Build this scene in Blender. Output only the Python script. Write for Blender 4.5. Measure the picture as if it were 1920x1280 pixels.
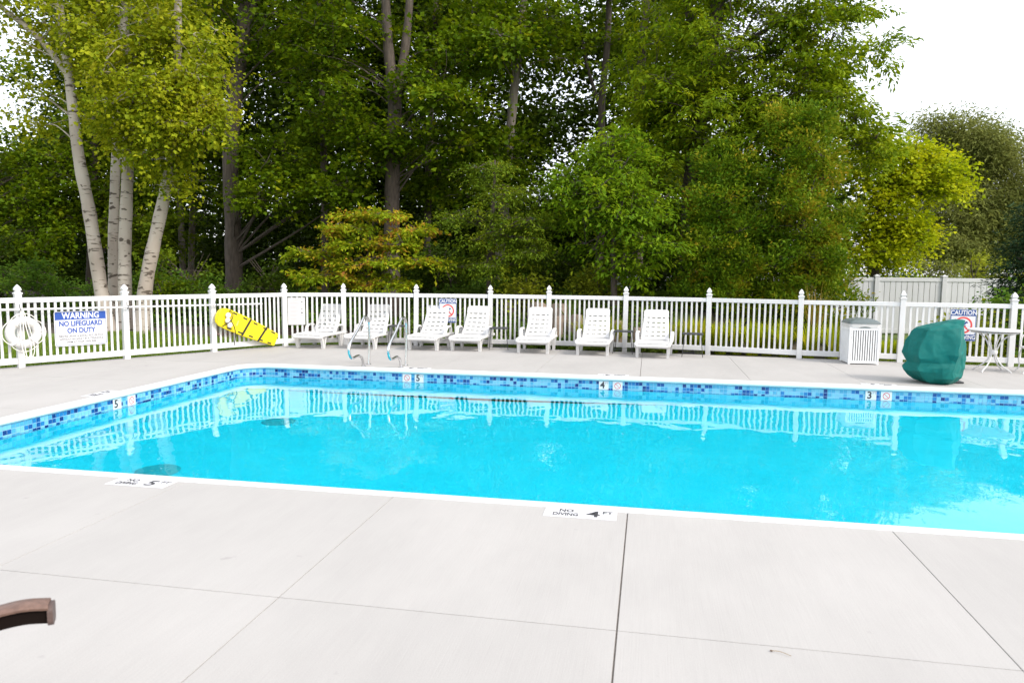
import bpy, bmesh, math, random
import numpy as np
from mathutils import Vector, Matrix
R = math.radians
for o in list(bpy.data.objects): bpy.data.objects.remove(o)
SC = bpy.context.scene
COL = SC.collection

# ------------------------------------------------------------------ camera
H = 1.70; FPX = 1368.0; PITCH, YAW, ROLL = R(5.5), R(10.59), R(0.558)
_fw = Vector((-math.sin(YAW)*math.cos(PITCH), math.cos(YAW)*math.cos(PITCH), -math.sin(PITCH)))
_r = Vector((math.cos(YAW), math.sin(YAW), 0)); _u = _r.cross(_fw)
_r2 = _r*math.cos(ROLL)+_u*math.sin(ROLL); _u2 = -_r*math.sin(ROLL)+_u*math.cos(ROLL)
cd = bpy.data.cameras.new('camera'); cam = bpy.data.objects.new('camera', cd); COL.objects.link(cam)
cd.sensor_width = 36; cd.lens = FPX/1920*36; cd.clip_end = 3000; cd.clip_start = .05
m = Matrix.Identity(4)
for i in range(3): m[i][0] = _r2[i]; m[i][1] = _u2[i]; m[i][2] = -_fw[i]
m[2][3] = H; cam.matrix_world = m
cd.dof.use_dof = True; cd.dof.focus_distance = 13; cd.dof.aperture_fstop = 4.0
SC.camera = cam
# ------------------------------------------------------------------ sky and sun
SUN_EL, SUN_AZ = R(40), R(114)      # azimuth the light comes from, clockwise from +Y: from the right, a little behind the camera, through thin cloud
W = bpy.data.worlds.new('World'); SC.world = W; W.use_nodes = True
nt = W.node_tree; nt.nodes.clear()
sky = nt.nodes.new('ShaderNodeTexSky'); sky.sky_type = 'NISHITA'; sky.sun_disc = False
sky.sun_elevation = SUN_EL; sky.sun_rotation = SUN_AZ; sky.dust_density = 3.0; sky.air_density = 1.0; sky.ozone_density = 1.0
hs = nt.nodes.new('ShaderNodeHueSaturation'); hs.inputs['Saturation'].default_value = .8
bg = nt.nodes.new('ShaderNodeBackground'); bg.inputs['Strength'].default_value = .15
wo = nt.nodes.new('ShaderNodeOutputWorld')
veil = nt.nodes.new('ShaderNodeMix'); veil.data_type = 'RGBA'; veil.inputs[0].default_value = .62; veil.inputs[7].default_value = (5.0, 5.05, 5.2, 1)   # an even veil of thin high cloud over the whole sky
nt.links.new(sky.outputs[0], hs.inputs['Color']); nt.links.new(hs.outputs[0], veil.inputs[6]); nt.links.new(veil.outputs[2], bg.inputs[0]); nt.links.new(bg.outputs[0], wo.inputs[0])
sd = bpy.data.lights.new('sun', 'SUN'); sd.energy = 1.1; sd.angle = R(12); sd.color = (1, .94, .86)
sun = bpy.data.objects.new('sun', sd); COL.objects.link(sun)
_sv = Vector((math.sin(SUN_AZ)*math.cos(SUN_EL), math.cos(SUN_AZ)*math.cos(SUN_EL), math.sin(SUN_EL)))
sun.rotation_euler = _sv.to_track_quat('Z', 'Y').to_euler()
vs = SC.view_settings; vs.view_transform = 'Standard'; vs.look = 'None'; vs.gamma = 1; vs.exposure = 1.38; vs.use_curve_mapping = False
SC.render.engine = 'CYCLES'; cy = SC.cycles
cy.use_denoising = True; cy.max_bounces = 9; cy.diffuse_bounces = 4; cy.glossy_bounces = 4; cy.transmission_bounces = 6
cy.caustics_reflective = True; cy.caustics_refractive = True; cy.blur_glossy = .5; cy.sample_clamp_indirect = 6
try: cy.denoiser = 'OPENIMAGEDENOISE'
except Exception: pass

def at(px, py, Y):
    "point of the plane Y = const that is seen at a pixel of the 1920 x 1280 photograph"
    d = _fw + _r2*((px-960)/FPX) + _u2*(-(py-640)/FPX)
    t = Y/d.y
    return Vector((d.x*t, Y, H+d.z*t))

# ------------------------------------------------------------------ materials
MATS = {}
def mat(name, col, rough=.6, metal=0., spec=.5, noise=None, bump=None, coat=0., trans=None):
    "noise = (scale, amount, stretch xyz), bump = (scale, strength, stretch)"
    if name in MATS: return MATS[name]
    M = bpy.data.materials.new(name); M.use_nodes = True; n = M.node_tree; b = n.nodes['Principled BSDF']
    b.inputs['Base Color'].default_value = (*col, 1); b.inputs['Roughness'].default_value = rough
    b.inputs['Metallic'].default_value = metal; b.inputs['Specular IOR Level'].default_value = spec; b.inputs['Coat Weight'].default_value = coat
    if noise or bump:
        tc = n.nodes.new('ShaderNodeNewGeometry')
    if noise:
        mp = n.nodes.new('ShaderNodeMapping'); mp.inputs['Scale'].default_value = noise[2] if len(noise) > 2 else (1, 1, 1)
        tx = n.nodes.new('ShaderNodeTexNoise'); tx.inputs['Scale'].default_value = noise[0]; tx.inputs['Detail'].default_value = 6; tx.inputs['Roughness'].default_value = .65
        rp = n.nodes.new('ShaderNodeMapRange'); rp.inputs[1].default_value = .3; rp.inputs[2].default_value = .7
        rp.inputs[3].default_value = 1-noise[1]; rp.inputs[4].default_value = 1+noise[1]*.6
        mx = n.nodes.new('ShaderNodeMix'); mx.data_type = 'RGBA'; mx.blend_type = 'MULTIPLY'; mx.inputs[0].default_value = 1
        mx.inputs[6].default_value = (*col, 1)
        n.links.new(tc.outputs['Position'], mp.inputs[0]); n.links.new(mp.outputs[0], tx.inputs['Vector']); n.links.new(tx.outputs[0], rp.inputs[0])
        n.links.new(rp.outputs[0], mx.inputs[7]); n.links.new(mx.outputs[2], b.inputs['Base Color'])
    if bump:
        mp = n.nodes.new('ShaderNodeMapping'); mp.inputs['Scale'].default_value = bump[2] if len(bump) > 2 else (1, 1, 1)
        tx = n.nodes.new('ShaderNodeTexNoise'); tx.inputs['Scale'].default_value = bump[0]; tx.inputs['Detail'].default_value = 5
        bp = n.nodes.new('ShaderNodeBump'); bp.inputs['Strength'].default_value = bump[1]; bp.inputs['Distance'].default_value = .02
        n.links.new(tc.outputs['Position'], mp.inputs[0]); n.links.new(mp.outputs[0], tx.inputs['Vector'])
        n.links.new(tx.outputs[0], bp.inputs['Height']); n.links.new(bp.outputs[0], b.inputs['Normal'])
    MATS[name] = M
    return M

def leaf_mat(name, cols, transl=.35, rough=.5):
    "leaf colours are picked at random per leaf from cols = [(position, colour), ...]"
    M = bpy.data.materials.new(name); M.use_nodes = True; n = M.node_tree; b = n.nodes['Principled BSDF']; out = n.nodes['Material Output']
    g = n.nodes.new('ShaderNodeNewGeometry'); cr = n.nodes.new('ShaderNodeValToRGB'); e = cr.color_ramp.elements
    while len(e) < len(cols): e.new(.5)
    for k, (p, c) in enumerate(cols): e[k].position = p; e[k].color = (*c, 1)
    b.inputs['Roughness'].default_value = .6; b.inputs['Specular IOR Level'].default_value = .10
    tr = n.nodes.new('ShaderNodeBsdfTranslucent'); ms = n.nodes.new('ShaderNodeMixShader'); ms.inputs[0].default_value = transl
    hv = n.nodes.new('ShaderNodeHueSaturation'); hv.inputs['Hue'].default_value = .485; hv.inputs['Value'].default_value = 1.35
    # each leaf has its own tint, and neighbouring twigs share a tint
    tw = n.nodes.new('ShaderNodeTexNoise'); tw.inputs['Scale'].default_value = 1.5; tw.inputs['Detail'].default_value = 3
    sp = n.nodes.new('ShaderNodeMapRange'); sp.inputs[1].default_value = .33; sp.inputs[2].default_value = .67
    mixv = n.nodes.new('ShaderNodeMix'); mixv.inputs[0].default_value = .55
    n.links.new(g.outputs['Position'], tw.inputs['Vector']); n.links.new(tw.outputs[0], sp.inputs[0])
    n.links.new(g.outputs['Random Per Island'], mixv.inputs[2]); n.links.new(sp.outputs[0], mixv.inputs[3])
    n.links.new(mixv.outputs[0], cr.inputs[0]); n.links.new(cr.outputs[0], b.inputs['Base Color'])
    n.links.new(cr.outputs[0], hv.inputs['Color']); n.links.new(hv.outputs[0], tr.inputs[0])
    n.links.new(b.outputs[0], ms.inputs[1]); n.links.new(tr.outputs[0], ms.inputs[2]); n.links.new(ms.outputs[0], out.inputs[0])
    MATS[name] = M
    return M

WHITE = mat('white_vinyl', (.62, .62, .615), .38, noise=(2.2, .05))
WHITEP = mat('white_plastic', (.60, .595, .585), .42, noise=(5, .07))
GREYV = mat('grey_white_vinyl', (.56, .565, .575), .5, noise=(1.5, .06))
CHROME = mat('stainless_steel', (.62, .62, .62), .16, metal=1)
DARKM = mat('dark_metal', (.03, .032, .035), .45)
YELLOW = mat('yellow_plastic', (.66, .54, .003), .4, noise=(9, .05))
STRAP = mat('black_strap', (.012, .012, .013), .7)
BLUE = mat('sign_blue', (.008, .055, .29), .45)
NAVY = mat('sign_navy', (.015, .06, .22), .5)
SIGNW = mat('sign_white', (.62, .62, .64), .4)
RED = mat('sign_red', (.60, .05, .04), .5)
INK = mat('sign_ink', (.03, .03, .035), .6)
INKG = mat('sign_grey_ink', (.33, .33, .36), .6)
INKP = mat('sign_pale_ink', (.42, .41, .42), .6)
PINK = mat('sign_faded_red', (.75, .42, .40), .6)
TEAL = mat('teal_cover_fabric', (.001, .125, .108), .6, spec=.25, noise=(3, .06))
def creases(M):
    n = M.node_tree; g = n.nodes.new('ShaderNodeNewGeometry'); w = n.nodes.new('ShaderNodeTexNoise'); w.inputs['Scale'].default_value = 3
    mx = n.nodes.new('ShaderNodeMix'); mx.data_type = 'RGBA'; mx.blend_type = 'ADD'; mx.inputs[0].default_value = .25
    mp = n.nodes.new('ShaderNodeMapping'); mp.inputs['Scale'].default_value = (1, 1, .6)
    v = n.nodes.new('ShaderNodeTexVoronoi'); v.feature = 'SMOOTH_F1'; v.inputs['Scale'].default_value = 4.5; v.inputs['Smoothness'].default_value = .25
    b = n.nodes.new('ShaderNodeBump'); b.inputs['Strength'].default_value = .8; b.inputs['Distance'].default_value = .06
    n.links.new(g.outputs['Position'], w.inputs['Vector']); n.links.new(g.outputs['Position'], mx.inputs[6]); n.links.new(w.outputs['Color'], mx.inputs[7]); n.links.new(mx.outputs[2], mp.inputs[0])
    n.links.new(mp.outputs[0], v.inputs['Vector']); n.links.new(v.outputs['Distance'], b.inputs['Height']); n.links.new(b.outputs[0], n.nodes['Principled BSDF'].inputs['Normal'])
creases(TEAL)
LID = mat('lid_grey_plastic', (.10, .125, .125), .35)
BIN = mat('bin_plastic', (.74, .75, .75), .5, noise=(6, .06))
BINDARK = mat('bin_liner', (.10, .11, .12), .7)
BROWN = mat('brown_resin', (.15, .088, .066), .55, noise=(38, .35), bump=(60, .25))
BROWND = mat('brown_frame', (.085, .055, .048), .5, noise=(20, .2))
ROCK = mat('boulder_stone', (.23, .175, .13), .9, noise=(4, .35), bump=(7, .8))
BARK = mat('brown_bark', (.085, .066, .052), .9, noise=(6, .5, (3, 3, .5)), bump=(9, 1.0, (3, 3, .45)))
BARKG = mat('grey_bark', (.17, .145, .12), .9, noise=(6, .45, (3, 3, .5)), bump=(9, .9, (3, 3, .45)))
MULCH = mat('mulch', (.10, .06, .045), .95, noise=(14, .5), bump=(25, 1.))

def birch_bark():
    M = mat('birch_bark', (.58, .50, .42), .7); n = M.node_tree; b = n.nodes['Principled BSDF']
    g = n.nodes.new('ShaderNodeNewGeometry')
    def nz(scale, st, lo, hi, det=4):
        mp = n.nodes.new('ShaderNodeMapping'); mp.inputs['Scale'].default_value = st
        t = n.nodes.new('ShaderNodeTexNoise'); t.inputs['Scale'].default_value = scale; t.inputs['Detail'].default_value = det
        r = n.nodes.new('ShaderNodeMapRange'); r.inputs[1].default_value = lo; r.inputs[2].default_value = hi
        n.links.new(g.outputs['Position'], mp.inputs[0]); n.links.new(mp.outputs[0], t.inputs['Vector']); n.links.new(t.outputs[0], r.inputs[0])
        return r.outputs[0]
    marks = nz(1.0, (2.6, 2.6, 16), .60, .65); knots = nz(1.0, (3.6, 3.6, 6.0), .625, .665, 2); tone = nz(1.3, (1, 1, .5), .3, .7)
    a = n.nodes.new('ShaderNodeMix'); a.data_type = 'RGBA'; a.inputs[6].default_value = (.46, .41, .36, 1); a.inputs[7].default_value = (.29, .24, .20, 1)
    n.links.new(tone, a.inputs[0])
    mx = n.nodes.new('ShaderNodeMath'); mx.operation = 'MAXIMUM'; n.links.new(marks, mx.inputs[0]); n.links.new(knots, mx.inputs[1])
    c = n.nodes.new('ShaderNodeMix'); c.data_type = 'RGBA'; c.inputs[7].default_value = (.085, .065, .05, 1)
    n.links.new(mx.outputs[0], c.inputs[0]); n.links.new(a.outputs[2], c.inputs[6]); n.links.new(c.outputs[2], b.inputs['Base Color'])
    return M
BIRCH = birch_bark()

def concrete():
    M = mat('brushed_concrete', (.55, .525, .50), .85, spec=.25); n = M.node_tree; b = n.nodes['Principled BSDF']
    g = n.nodes.new('ShaderNodeNewGeometry')
    def nz(scale, st, lo, hi, a0, a1, det=5, rough=.6):
        mp = n.nodes.new('ShaderNodeMapping'); mp.inputs['Scale'].default_value = st
        t = n.nodes.new('ShaderNodeTexNoise'); t.inputs['Scale'].default_value = scale; t.inputs['Detail'].default_value = det; t.inputs['Roughness'].default_value = rough
        r = n.nodes.new('ShaderNodeMapRange'); r.inputs[1].default_value = lo; r.inputs[2].default_value = hi; r.inputs[3].default_value = a0; r.inputs[4].default_value = a1
        n.links.new(g.outputs['Position'], mp.inputs[0]); n.links.new(mp.outputs[0], t.inputs['Vector']); n.links.new(t.outputs[0], r.inputs[0])
        return r.outputs[0], t.outputs[0]
    broom, bh = nz(1, (150, 2.5, 1), .3, .7, .972, 1.02, 3); blot, _ = nz(1, (1.1, .55, 1), .3, .7, .93, 1.05); fine, fh = nz(150, (1, 1, 1), .3, .7, .945, 1.04, 3)
    spot, _ = nz(5.2, (1, 1, 1), .72, .78, 1.0, .82, 3, .5)
    sm, _ = nz(1, (7, 1.6, 1), .32, .7, .985, 1.01, 4)
    oi = n.nodes.new('ShaderNodeObjectInfo'); orr = n.nodes.new('ShaderNodeMapRange'); orr.inputs[3].default_value = .965; orr.inputs[4].default_value = 1.02; n.links.new(oi.outputs['Random'], orr.inputs[0])
    last = orr.outputs[0]
    for s in (broom, blot, fine, spot, sm):
        mu = n.nodes.new('ShaderNodeMath'); mu.operation = 'MULTIPLY'; n.links.new(last, mu.inputs[0]); n.links.new(s, mu.inputs[1]); last = mu.outputs[0]
    mx = n.nodes.new('ShaderNodeMix'); mx.data_type = 'RGBA'; mx.blend_type = 'MULTIPLY'; mx.inputs[0].default_value = 1; mx.inputs[6].default_value = (.380, .367, .352, 1)
    n.links.new(last, mx.inputs[7]); n.links.new(mx.outputs[2], b.inputs['Base Color'])
    ad = n.nodes.new('ShaderNodeMath'); ad.operation = 'ADD'; n.links.new(bh, ad.inputs[0]); n.links.new(fh, ad.inputs[1])
    bp = n.nodes.new('ShaderNodeBump'); bp.inputs['Strength'].default_value = .22; bp.inputs['Distance'].default_value = .004
    n.links.new(ad.outputs[0], bp.inputs['Height']); n.links.new(bp.outputs[0], b.inputs['Normal'])
    return M
CONC = concrete()
JOINT = mat('joint_filler', (.16, .14, .12), .95, noise=(30, .4))
LINER = mat('pool_liner', (.003, .68, .84), .45, noise=(2.2, .05))
COPING = mat('coping_vinyl', (.66, .67, .665), .35)

def water_mat():
    M = bpy.data.materials.new('pool_water'); M.use_nodes = True; n = M.node_tree; b = n.nodes['Principled BSDF']
    b.inputs['Base Color'].default_value = (.70, .985, 1, 1); b.inputs['Roughness'].default_value = 0; b.inputs['IOR'].default_value = 1.333
    b.inputs['Transmission Weight'].default_value = 1
    g = n.nodes.new('ShaderNodeNewGeometry')
    def nz(st, det, dist=0):
        mp = n.nodes.new('ShaderNodeMapping'); mp.inputs['Scale'].default_value = st; mp.inputs['Rotation'].default_value = (0, 0, .25)
        t = n.nodes.new('ShaderNodeTexNoise'); t.inputs['Scale'].default_value = 1; t.inputs['Detail'].default_value = det; t.inputs['Distortion'].default_value = dist
        n.links.new(g.outputs['Position'], mp.inputs[0]); n.links.new(mp.outputs[0], t.inputs['Vector']); return t.outputs[0]
    big = nz((1.3, 1.0, 1), 2, .3); small = nz((7, 5, 1), 2, .4); patch = nz((.35, .5, 1), 1)
    pr = n.nodes.new('ShaderNodeMapRange'); pr.inputs[1].default_value = .4; pr.inputs[2].default_value = .65; pr.inputs[3].default_value = .02; pr.inputs[4].default_value = .16
    n.links.new(patch, pr.inputs[0])
    ms = n.nodes.new('ShaderNodeMath'); ms.operation = 'MULTIPLY'; n.links.new(small, ms.inputs[0]); n.links.new(pr.outputs[0], ms.inputs[1])
    ad = n.nodes.new('ShaderNodeMath'); ad.operation = 'ADD'; n.links.new(big, ad.inputs[0]); n.links.new(ms.outputs[0], ad.inputs[1])
    bp = n.nodes.new('ShaderNodeBump'); bp.inputs['Strength'].default_value = 1; bp.inputs['Distance'].default_value = .009
    n.links.new(ad.outputs[0], bp.inputs['Height']); n.links.new(bp.outputs[0], b.inputs['Normal'])
    return M
WATER = water_mat()

def ground_mat():
    M = mat('ground_soil', (.07, .055, .035), .95); n = M.node_tree; b = n.nodes['Principled BSDF']
    g = n.nodes.new('ShaderNodeNewGeometry'); t = n.nodes.new('ShaderNodeTexNoise'); t.inputs['Scale'].default_value = .9; t.inputs['Detail'].default_value = 8
    cr = n.nodes.new('ShaderNodeValToRGB'); e = cr.color_ramp.elements
    e[0].position = .35; e[0].color = (.035, .032, .016, 1); e[1].position = .68; e[1].color = (.055, .08, .018, 1)
    k = e.new(.5); k.color = (.06, .045, .028, 1)
    n.links.new(g.outputs['Position'], t.inputs['Vector']); n.links.new(t.outputs[0], cr.inputs[0]); n.links.new(cr.outputs[0], b.inputs['Base Color'])
    return M
GROUND = ground_mat()
LAWN = mat('lawn_soil', (.10, .15, .022), .95, noise=(3, .3))

# ------------------------------------------------------------------ mesh helpers
class MB:
    def __init__(s): s.v = []; s.f = []; s.mi = []
    def add(s, vs, fs, mi=0):
        o = len(s.v); s.v += [tuple(p) for p in vs]; s.f += [tuple(i+o for i in f) for f in fs]; s.mi += [mi]*len(fs); return s
    def box(s, x0, x1, y0, y1, z0, z1, mi=0, ch=0.):
        if ch <= 0:
            s.add([(x, y, z) for z in (z0, z1) for y in (y0, y1) for x in (x0, x1)],
                  [(0, 2, 3, 1), (4, 5, 7, 6), (0, 1, 5, 4), (2, 6, 7, 3), (0, 4, 6, 2), (1, 3, 7, 5)], mi)
        else:
            bm = bmesh.new(); bmesh.ops.create_cube(bm, size=1)
            for v in bm.verts: v.co = Vector(((x0+x1)/2+v.co.x*(x1-x0), (y0+y1)/2+v.co.y*(y1-y0), (z0+z1)/2+v.co.z*(z1-z0)))
            bmesh.ops.bevel(bm, geom=bm.edges[:], offset=ch, segments=1, affect='EDGES')
            bm.verts.index_update(); s.add([v.co[:] for v in bm.verts], [[v.index for v in f.verts] for f in bm.faces], mi); bm.free()
        return s
    def tube(s, path, rad, n=8, mi=0, cap=True, flat=1.0):
        path = [Vector(p) for p in path]; k = len(path)
        rad = rad if hasattr(rad, '__len__') else [rad]*k
        vs = []; prev = None
        for i, p in enumerate(path):
            t = (path[min(i+1, k-1)]-path[max(i-1, 0)]).normalized()
            if prev is None:
                a = Vector((0, 0, 1)) if abs(t.z) < .9 else Vector((1, 0, 0)); u = t.cross(a).normalized()
            else: u = (prev-t*prev.dot(t)).normalized()
            prev = u; w = t.cross(u)
            for j in range(n):
                an = 2*math.pi*j/n; vs.append(p+(u*math.cos(an)+w*math.sin(an)*flat)*rad[i])
        fs = [(i*n+j, i*n+(j+1) % n, (i+1)*n+(j+1) % n, (i+1)*n+j) for i in range(k-1) for j in range(n)]
        if cap: fs += [tuple(range(n-1, -1, -1)), tuple((k-1)*n+j for j in range(n))]
        return s.add(vs, fs, mi)
    def prism(s, poly, a, b, axis=2, mi=0):
        "polygon in the two other axes, extruded from a to b along axis"
        def mk(p, h):
            q = [0, 0, 0]; k = [i for i in range(3) if i != axis]; q[k[0]] = p[0]; q[k[1]] = p[1]; q[axis] = h; return q
        n = len(poly)
        return s.add([mk(p, a) for p in poly]+[mk(p, b) for p in poly],
                     [tuple(range(n-1, -1, -1)), tuple(range(n, 2*n))]+[(i, (i+1) % n, n+(i+1) % n, n+i) for i in range(n)], mi)
    def lathe(s, prof, n=12, mi=0, sq=False, rot=0.):
        vs = []
        for r, z in prof:
            for j in range(n):
                a = 2*math.pi*j/n+rot; vs.append((r*math.cos(a), r*math.sin(a), z))
        k = len(prof)
        fs = [(i*n+j, i*n+(j+1) % n, (i+1)*n+(j+1) % n, (i+1)*n+j) for i in range(k-1) for j in range(n)]
        fs += [tuple(range(n-1, -1, -1)), tuple((k-1)*n+j for j in range(n))]
        return s.add(vs, fs, mi)
    def mesh(s, name, mats, smooth=False):
        me = bpy.data.meshes.new(name); me.from_pydata(s.v, [], s.f)
        for m_ in (mats if isinstance(mats, (list, tuple)) else [mats]): me.materials.append(m_)
        if any(s.mi): me.polygons.foreach_set('material_index', s.mi)
        if smooth: me.polygons.foreach_set('use_smooth', [True]*len(s.f))
        bm = bmesh.new(); bm.from_mesh(me); bmesh.ops.recalc_face_normals(bm, faces=bm.faces); bm.to_mesh(me); bm.free()
        if smooth: me.set_sharp_from_angle(angle=R(40))
        me.update(); return me
    def obj(s, name, mats, parent=None, smooth=False): return link(name, s.mesh(name, mats, smooth), parent)

def link(name, data, parent=None, loc=(0, 0, 0), rot=(0, 0, 0)):
    o = bpy.data.objects.new(name, data); COL.objects.link(o); o.parent = parent; o.location = loc; o.rotation_euler = rot
    return o
def tag(o, label=None, cat=None, group=None, kind=None):
    if label: o['label'] = label
    if cat: o['category'] = cat
    if group and not group.startswith('single'): o['group'] = group
    if kind: o['kind'] = kind
    return o
def thing(name, label, cat, loc=(0, 0, 0), rz=0, group=None, rx=0):
    return tag(link(name, None, None, loc, (rx, 0, rz)), label, cat, group)
def copy_tree(o, parent=None):
    c = o.copy(); COL.objects.link(c); c.parent = parent
    for ch in list(o.children): copy_tree(ch, c)
    return c
def lettering(txt, size, x, y, m_, parent, bold=0., z=.006, align='CENTER', sx=1., shear=0., name='lettering'):
    cu = bpy.data.curves.new(name, 'FONT'); cu.body = txt; cu.size = size; cu.align_x = align; cu.align_y = 'CENTER'; cu.offset = bold; cu.extrude = .0008; cu.shear = shear
    cu.materials.append(m_); cu.resolution_u = 3
    tmp = bpy.data.objects.new('tmp', cu); COL.objects.link(tmp); dg = bpy.context.evaluated_depsgraph_get(); me = bpy.data.meshes.new_from_object(tmp.evaluated_get(dg)); me.name = name
    bpy.data.objects.remove(tmp); bpy.data.curves.remove(cu)
    if not me.materials: me.materials.append(m_)
    o = link(name, me, parent, (x, y, z)); o.scale = (sx, 1, 1); return o
def rrect(x0, x1, y0, y1, r, n=5):
    out = []
    for cx, cy_, a0 in ((x1-r, y1-r, 0), (x0+r, y1-r, 90), (x0+r, y0+r, 180), (x1-r, y0+r, 270)):
        for k in range(n+1):
            a = R(a0+90*k/n); out.append((cx+r*math.cos(a), cy_+r*math.sin(a)))
    return out
def curve(pts, n=8):
    "Catmull-Rom through pts"
    P = [Vector(p) for p in pts]; P = [P[0]*2-P[1]]+P+[P[-1]*2-P[-2]]; out = []
    for i in range(1, len(P)-2):
        for k in range(n):
            t = k/n; a, b, c, d = P[i-1:i+3]
            out.append(.5*((2*b)+(c-a)*t+(2*a-5*b+4*c-d)*t*t+(3*b-a-3*c+d)*t**3))
    return out+[P[-2]]

# ------------------------------------------------------------------ setting: ground, deck, pool
DECK_LINES = []     # half planes n.p < d
def hp(p, q, off=.12):
    d = (Vector(q)-Vector(p)).normalized(); n = Vector((-d.y, d.x)); DECK_LINES.append((n, n.dot(Vector(p))+off))
FENCE = [(-12.06, 7.60), (-11.23, 9.05), (-10.40, 10.50), (-9.57, 12.00), (-8.73, 13.48), (-7.90, 14.90), (-6.78, 15.52), (-5.17, 15.80), (-3.50, 16.05), (-2.19, 16.14),
         (-.50, 16.14), (1.26, 15.93), (3.02, 15.52), (4.84, 15.32), (6.74, 15.20), (8.60, 15.12)]
for a, b in ((0, 5), (5, 6), (6, 9), (9, 10), (10, 13), (13, 15)): hp(FENCE[a], FENCE[b])
DECK_LINES += [(Vector((1, 0)), 11.5), (Vector((0, -1)), 2.0)]
def inside_deck(x, y, sh=0.): return all(n.x*x+n.y*y < d-sh for n, d in DECK_LINES)
def smooth(t): t = np.clip(t, 0, 1); return t*t*(3-2*t)
def terrain(x, y):
    x = np.asarray(x, float); y = np.asarray(y, float)
    berm = smooth((y-16.7)/2.9)*smooth((x+7.6)/2.2)*(1-smooth((x-1.2)/3.2))*1.12
    back = smooth((y-21)/8)*.55*(1-smooth((x-2)/4))
    bump = .05*np.sin(x*1.7+y*.9)*np.sin(y*1.3-x*.6)+.03*np.sin(x*3.1)*np.sin(y*2.7)
    return -.07+berm+back*(1-.5*smooth((berm)/1.0))+bump*smooth((y-17)/2)
def TZ(x, y): return float(terrain(x, y))

def build_ground():
    def axis(a, b, fine0, fine1, st):
        near = list(np.arange(fine0, fine1, st)); lo = [fine0-st*1.35**k*1.3 for k in range(1, 30)]; hi = [fine1+st*1.35**k*1.3 for k in range(1, 30)]
        return [q for q in reversed(lo) if q > a]+near+[q for q in hi if q < b]
    xs = [-1500]+axis(-900, 900, -24, 16, .4)+[1500]; ys = [-1500]+axis(-900, 900, -4, 34, .4)+[1500]
    X, Y = np.meshgrid(xs, ys); Z = terrain(X, Y)
    for j in range(len(ys)):
        for i in range(len(xs)):
            if inside_deck(X[j, i], Y[j, i], .45): Z[j, i] = -3.0
    nx, ny = len(xs), len(ys); mb = MB()
    mb.v = [tuple(p) for p in np.stack([X.ravel(), Y.ravel(), Z.ravel()], 1)]
    mb.f = [(j*nx+i, j*nx+i+1, (j+1)*nx+i+1, (j+1)*nx+i) for j in range(ny-1) for i in range(nx-1)]
    lawn = lambda x, y: (x < -6.6 and y < 17.2+.5*math.sin(x*1.3)) or x > 4.5 or y < 4
    mb.mi = [1 if lawn((xs[i]+xs[i+1])/2, (ys[j]+ys[j+1])/2) else 0 for j in range(ny-1) for i in range(nx-1)]
    tag(mb.obj('ground', [GROUND, LAWN], smooth=True), kind='structure')
build_ground()

PX0, PX1, PY0, PY1, PR = -7.05, 9.0, 5.19, 11.88, .45
WZ = -.205
def perim(off, r=PR, n=10):
    return rrect(PX0-off, PX1+off, PY0-off, PY1+off, max(r+off, .02), n)

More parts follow.
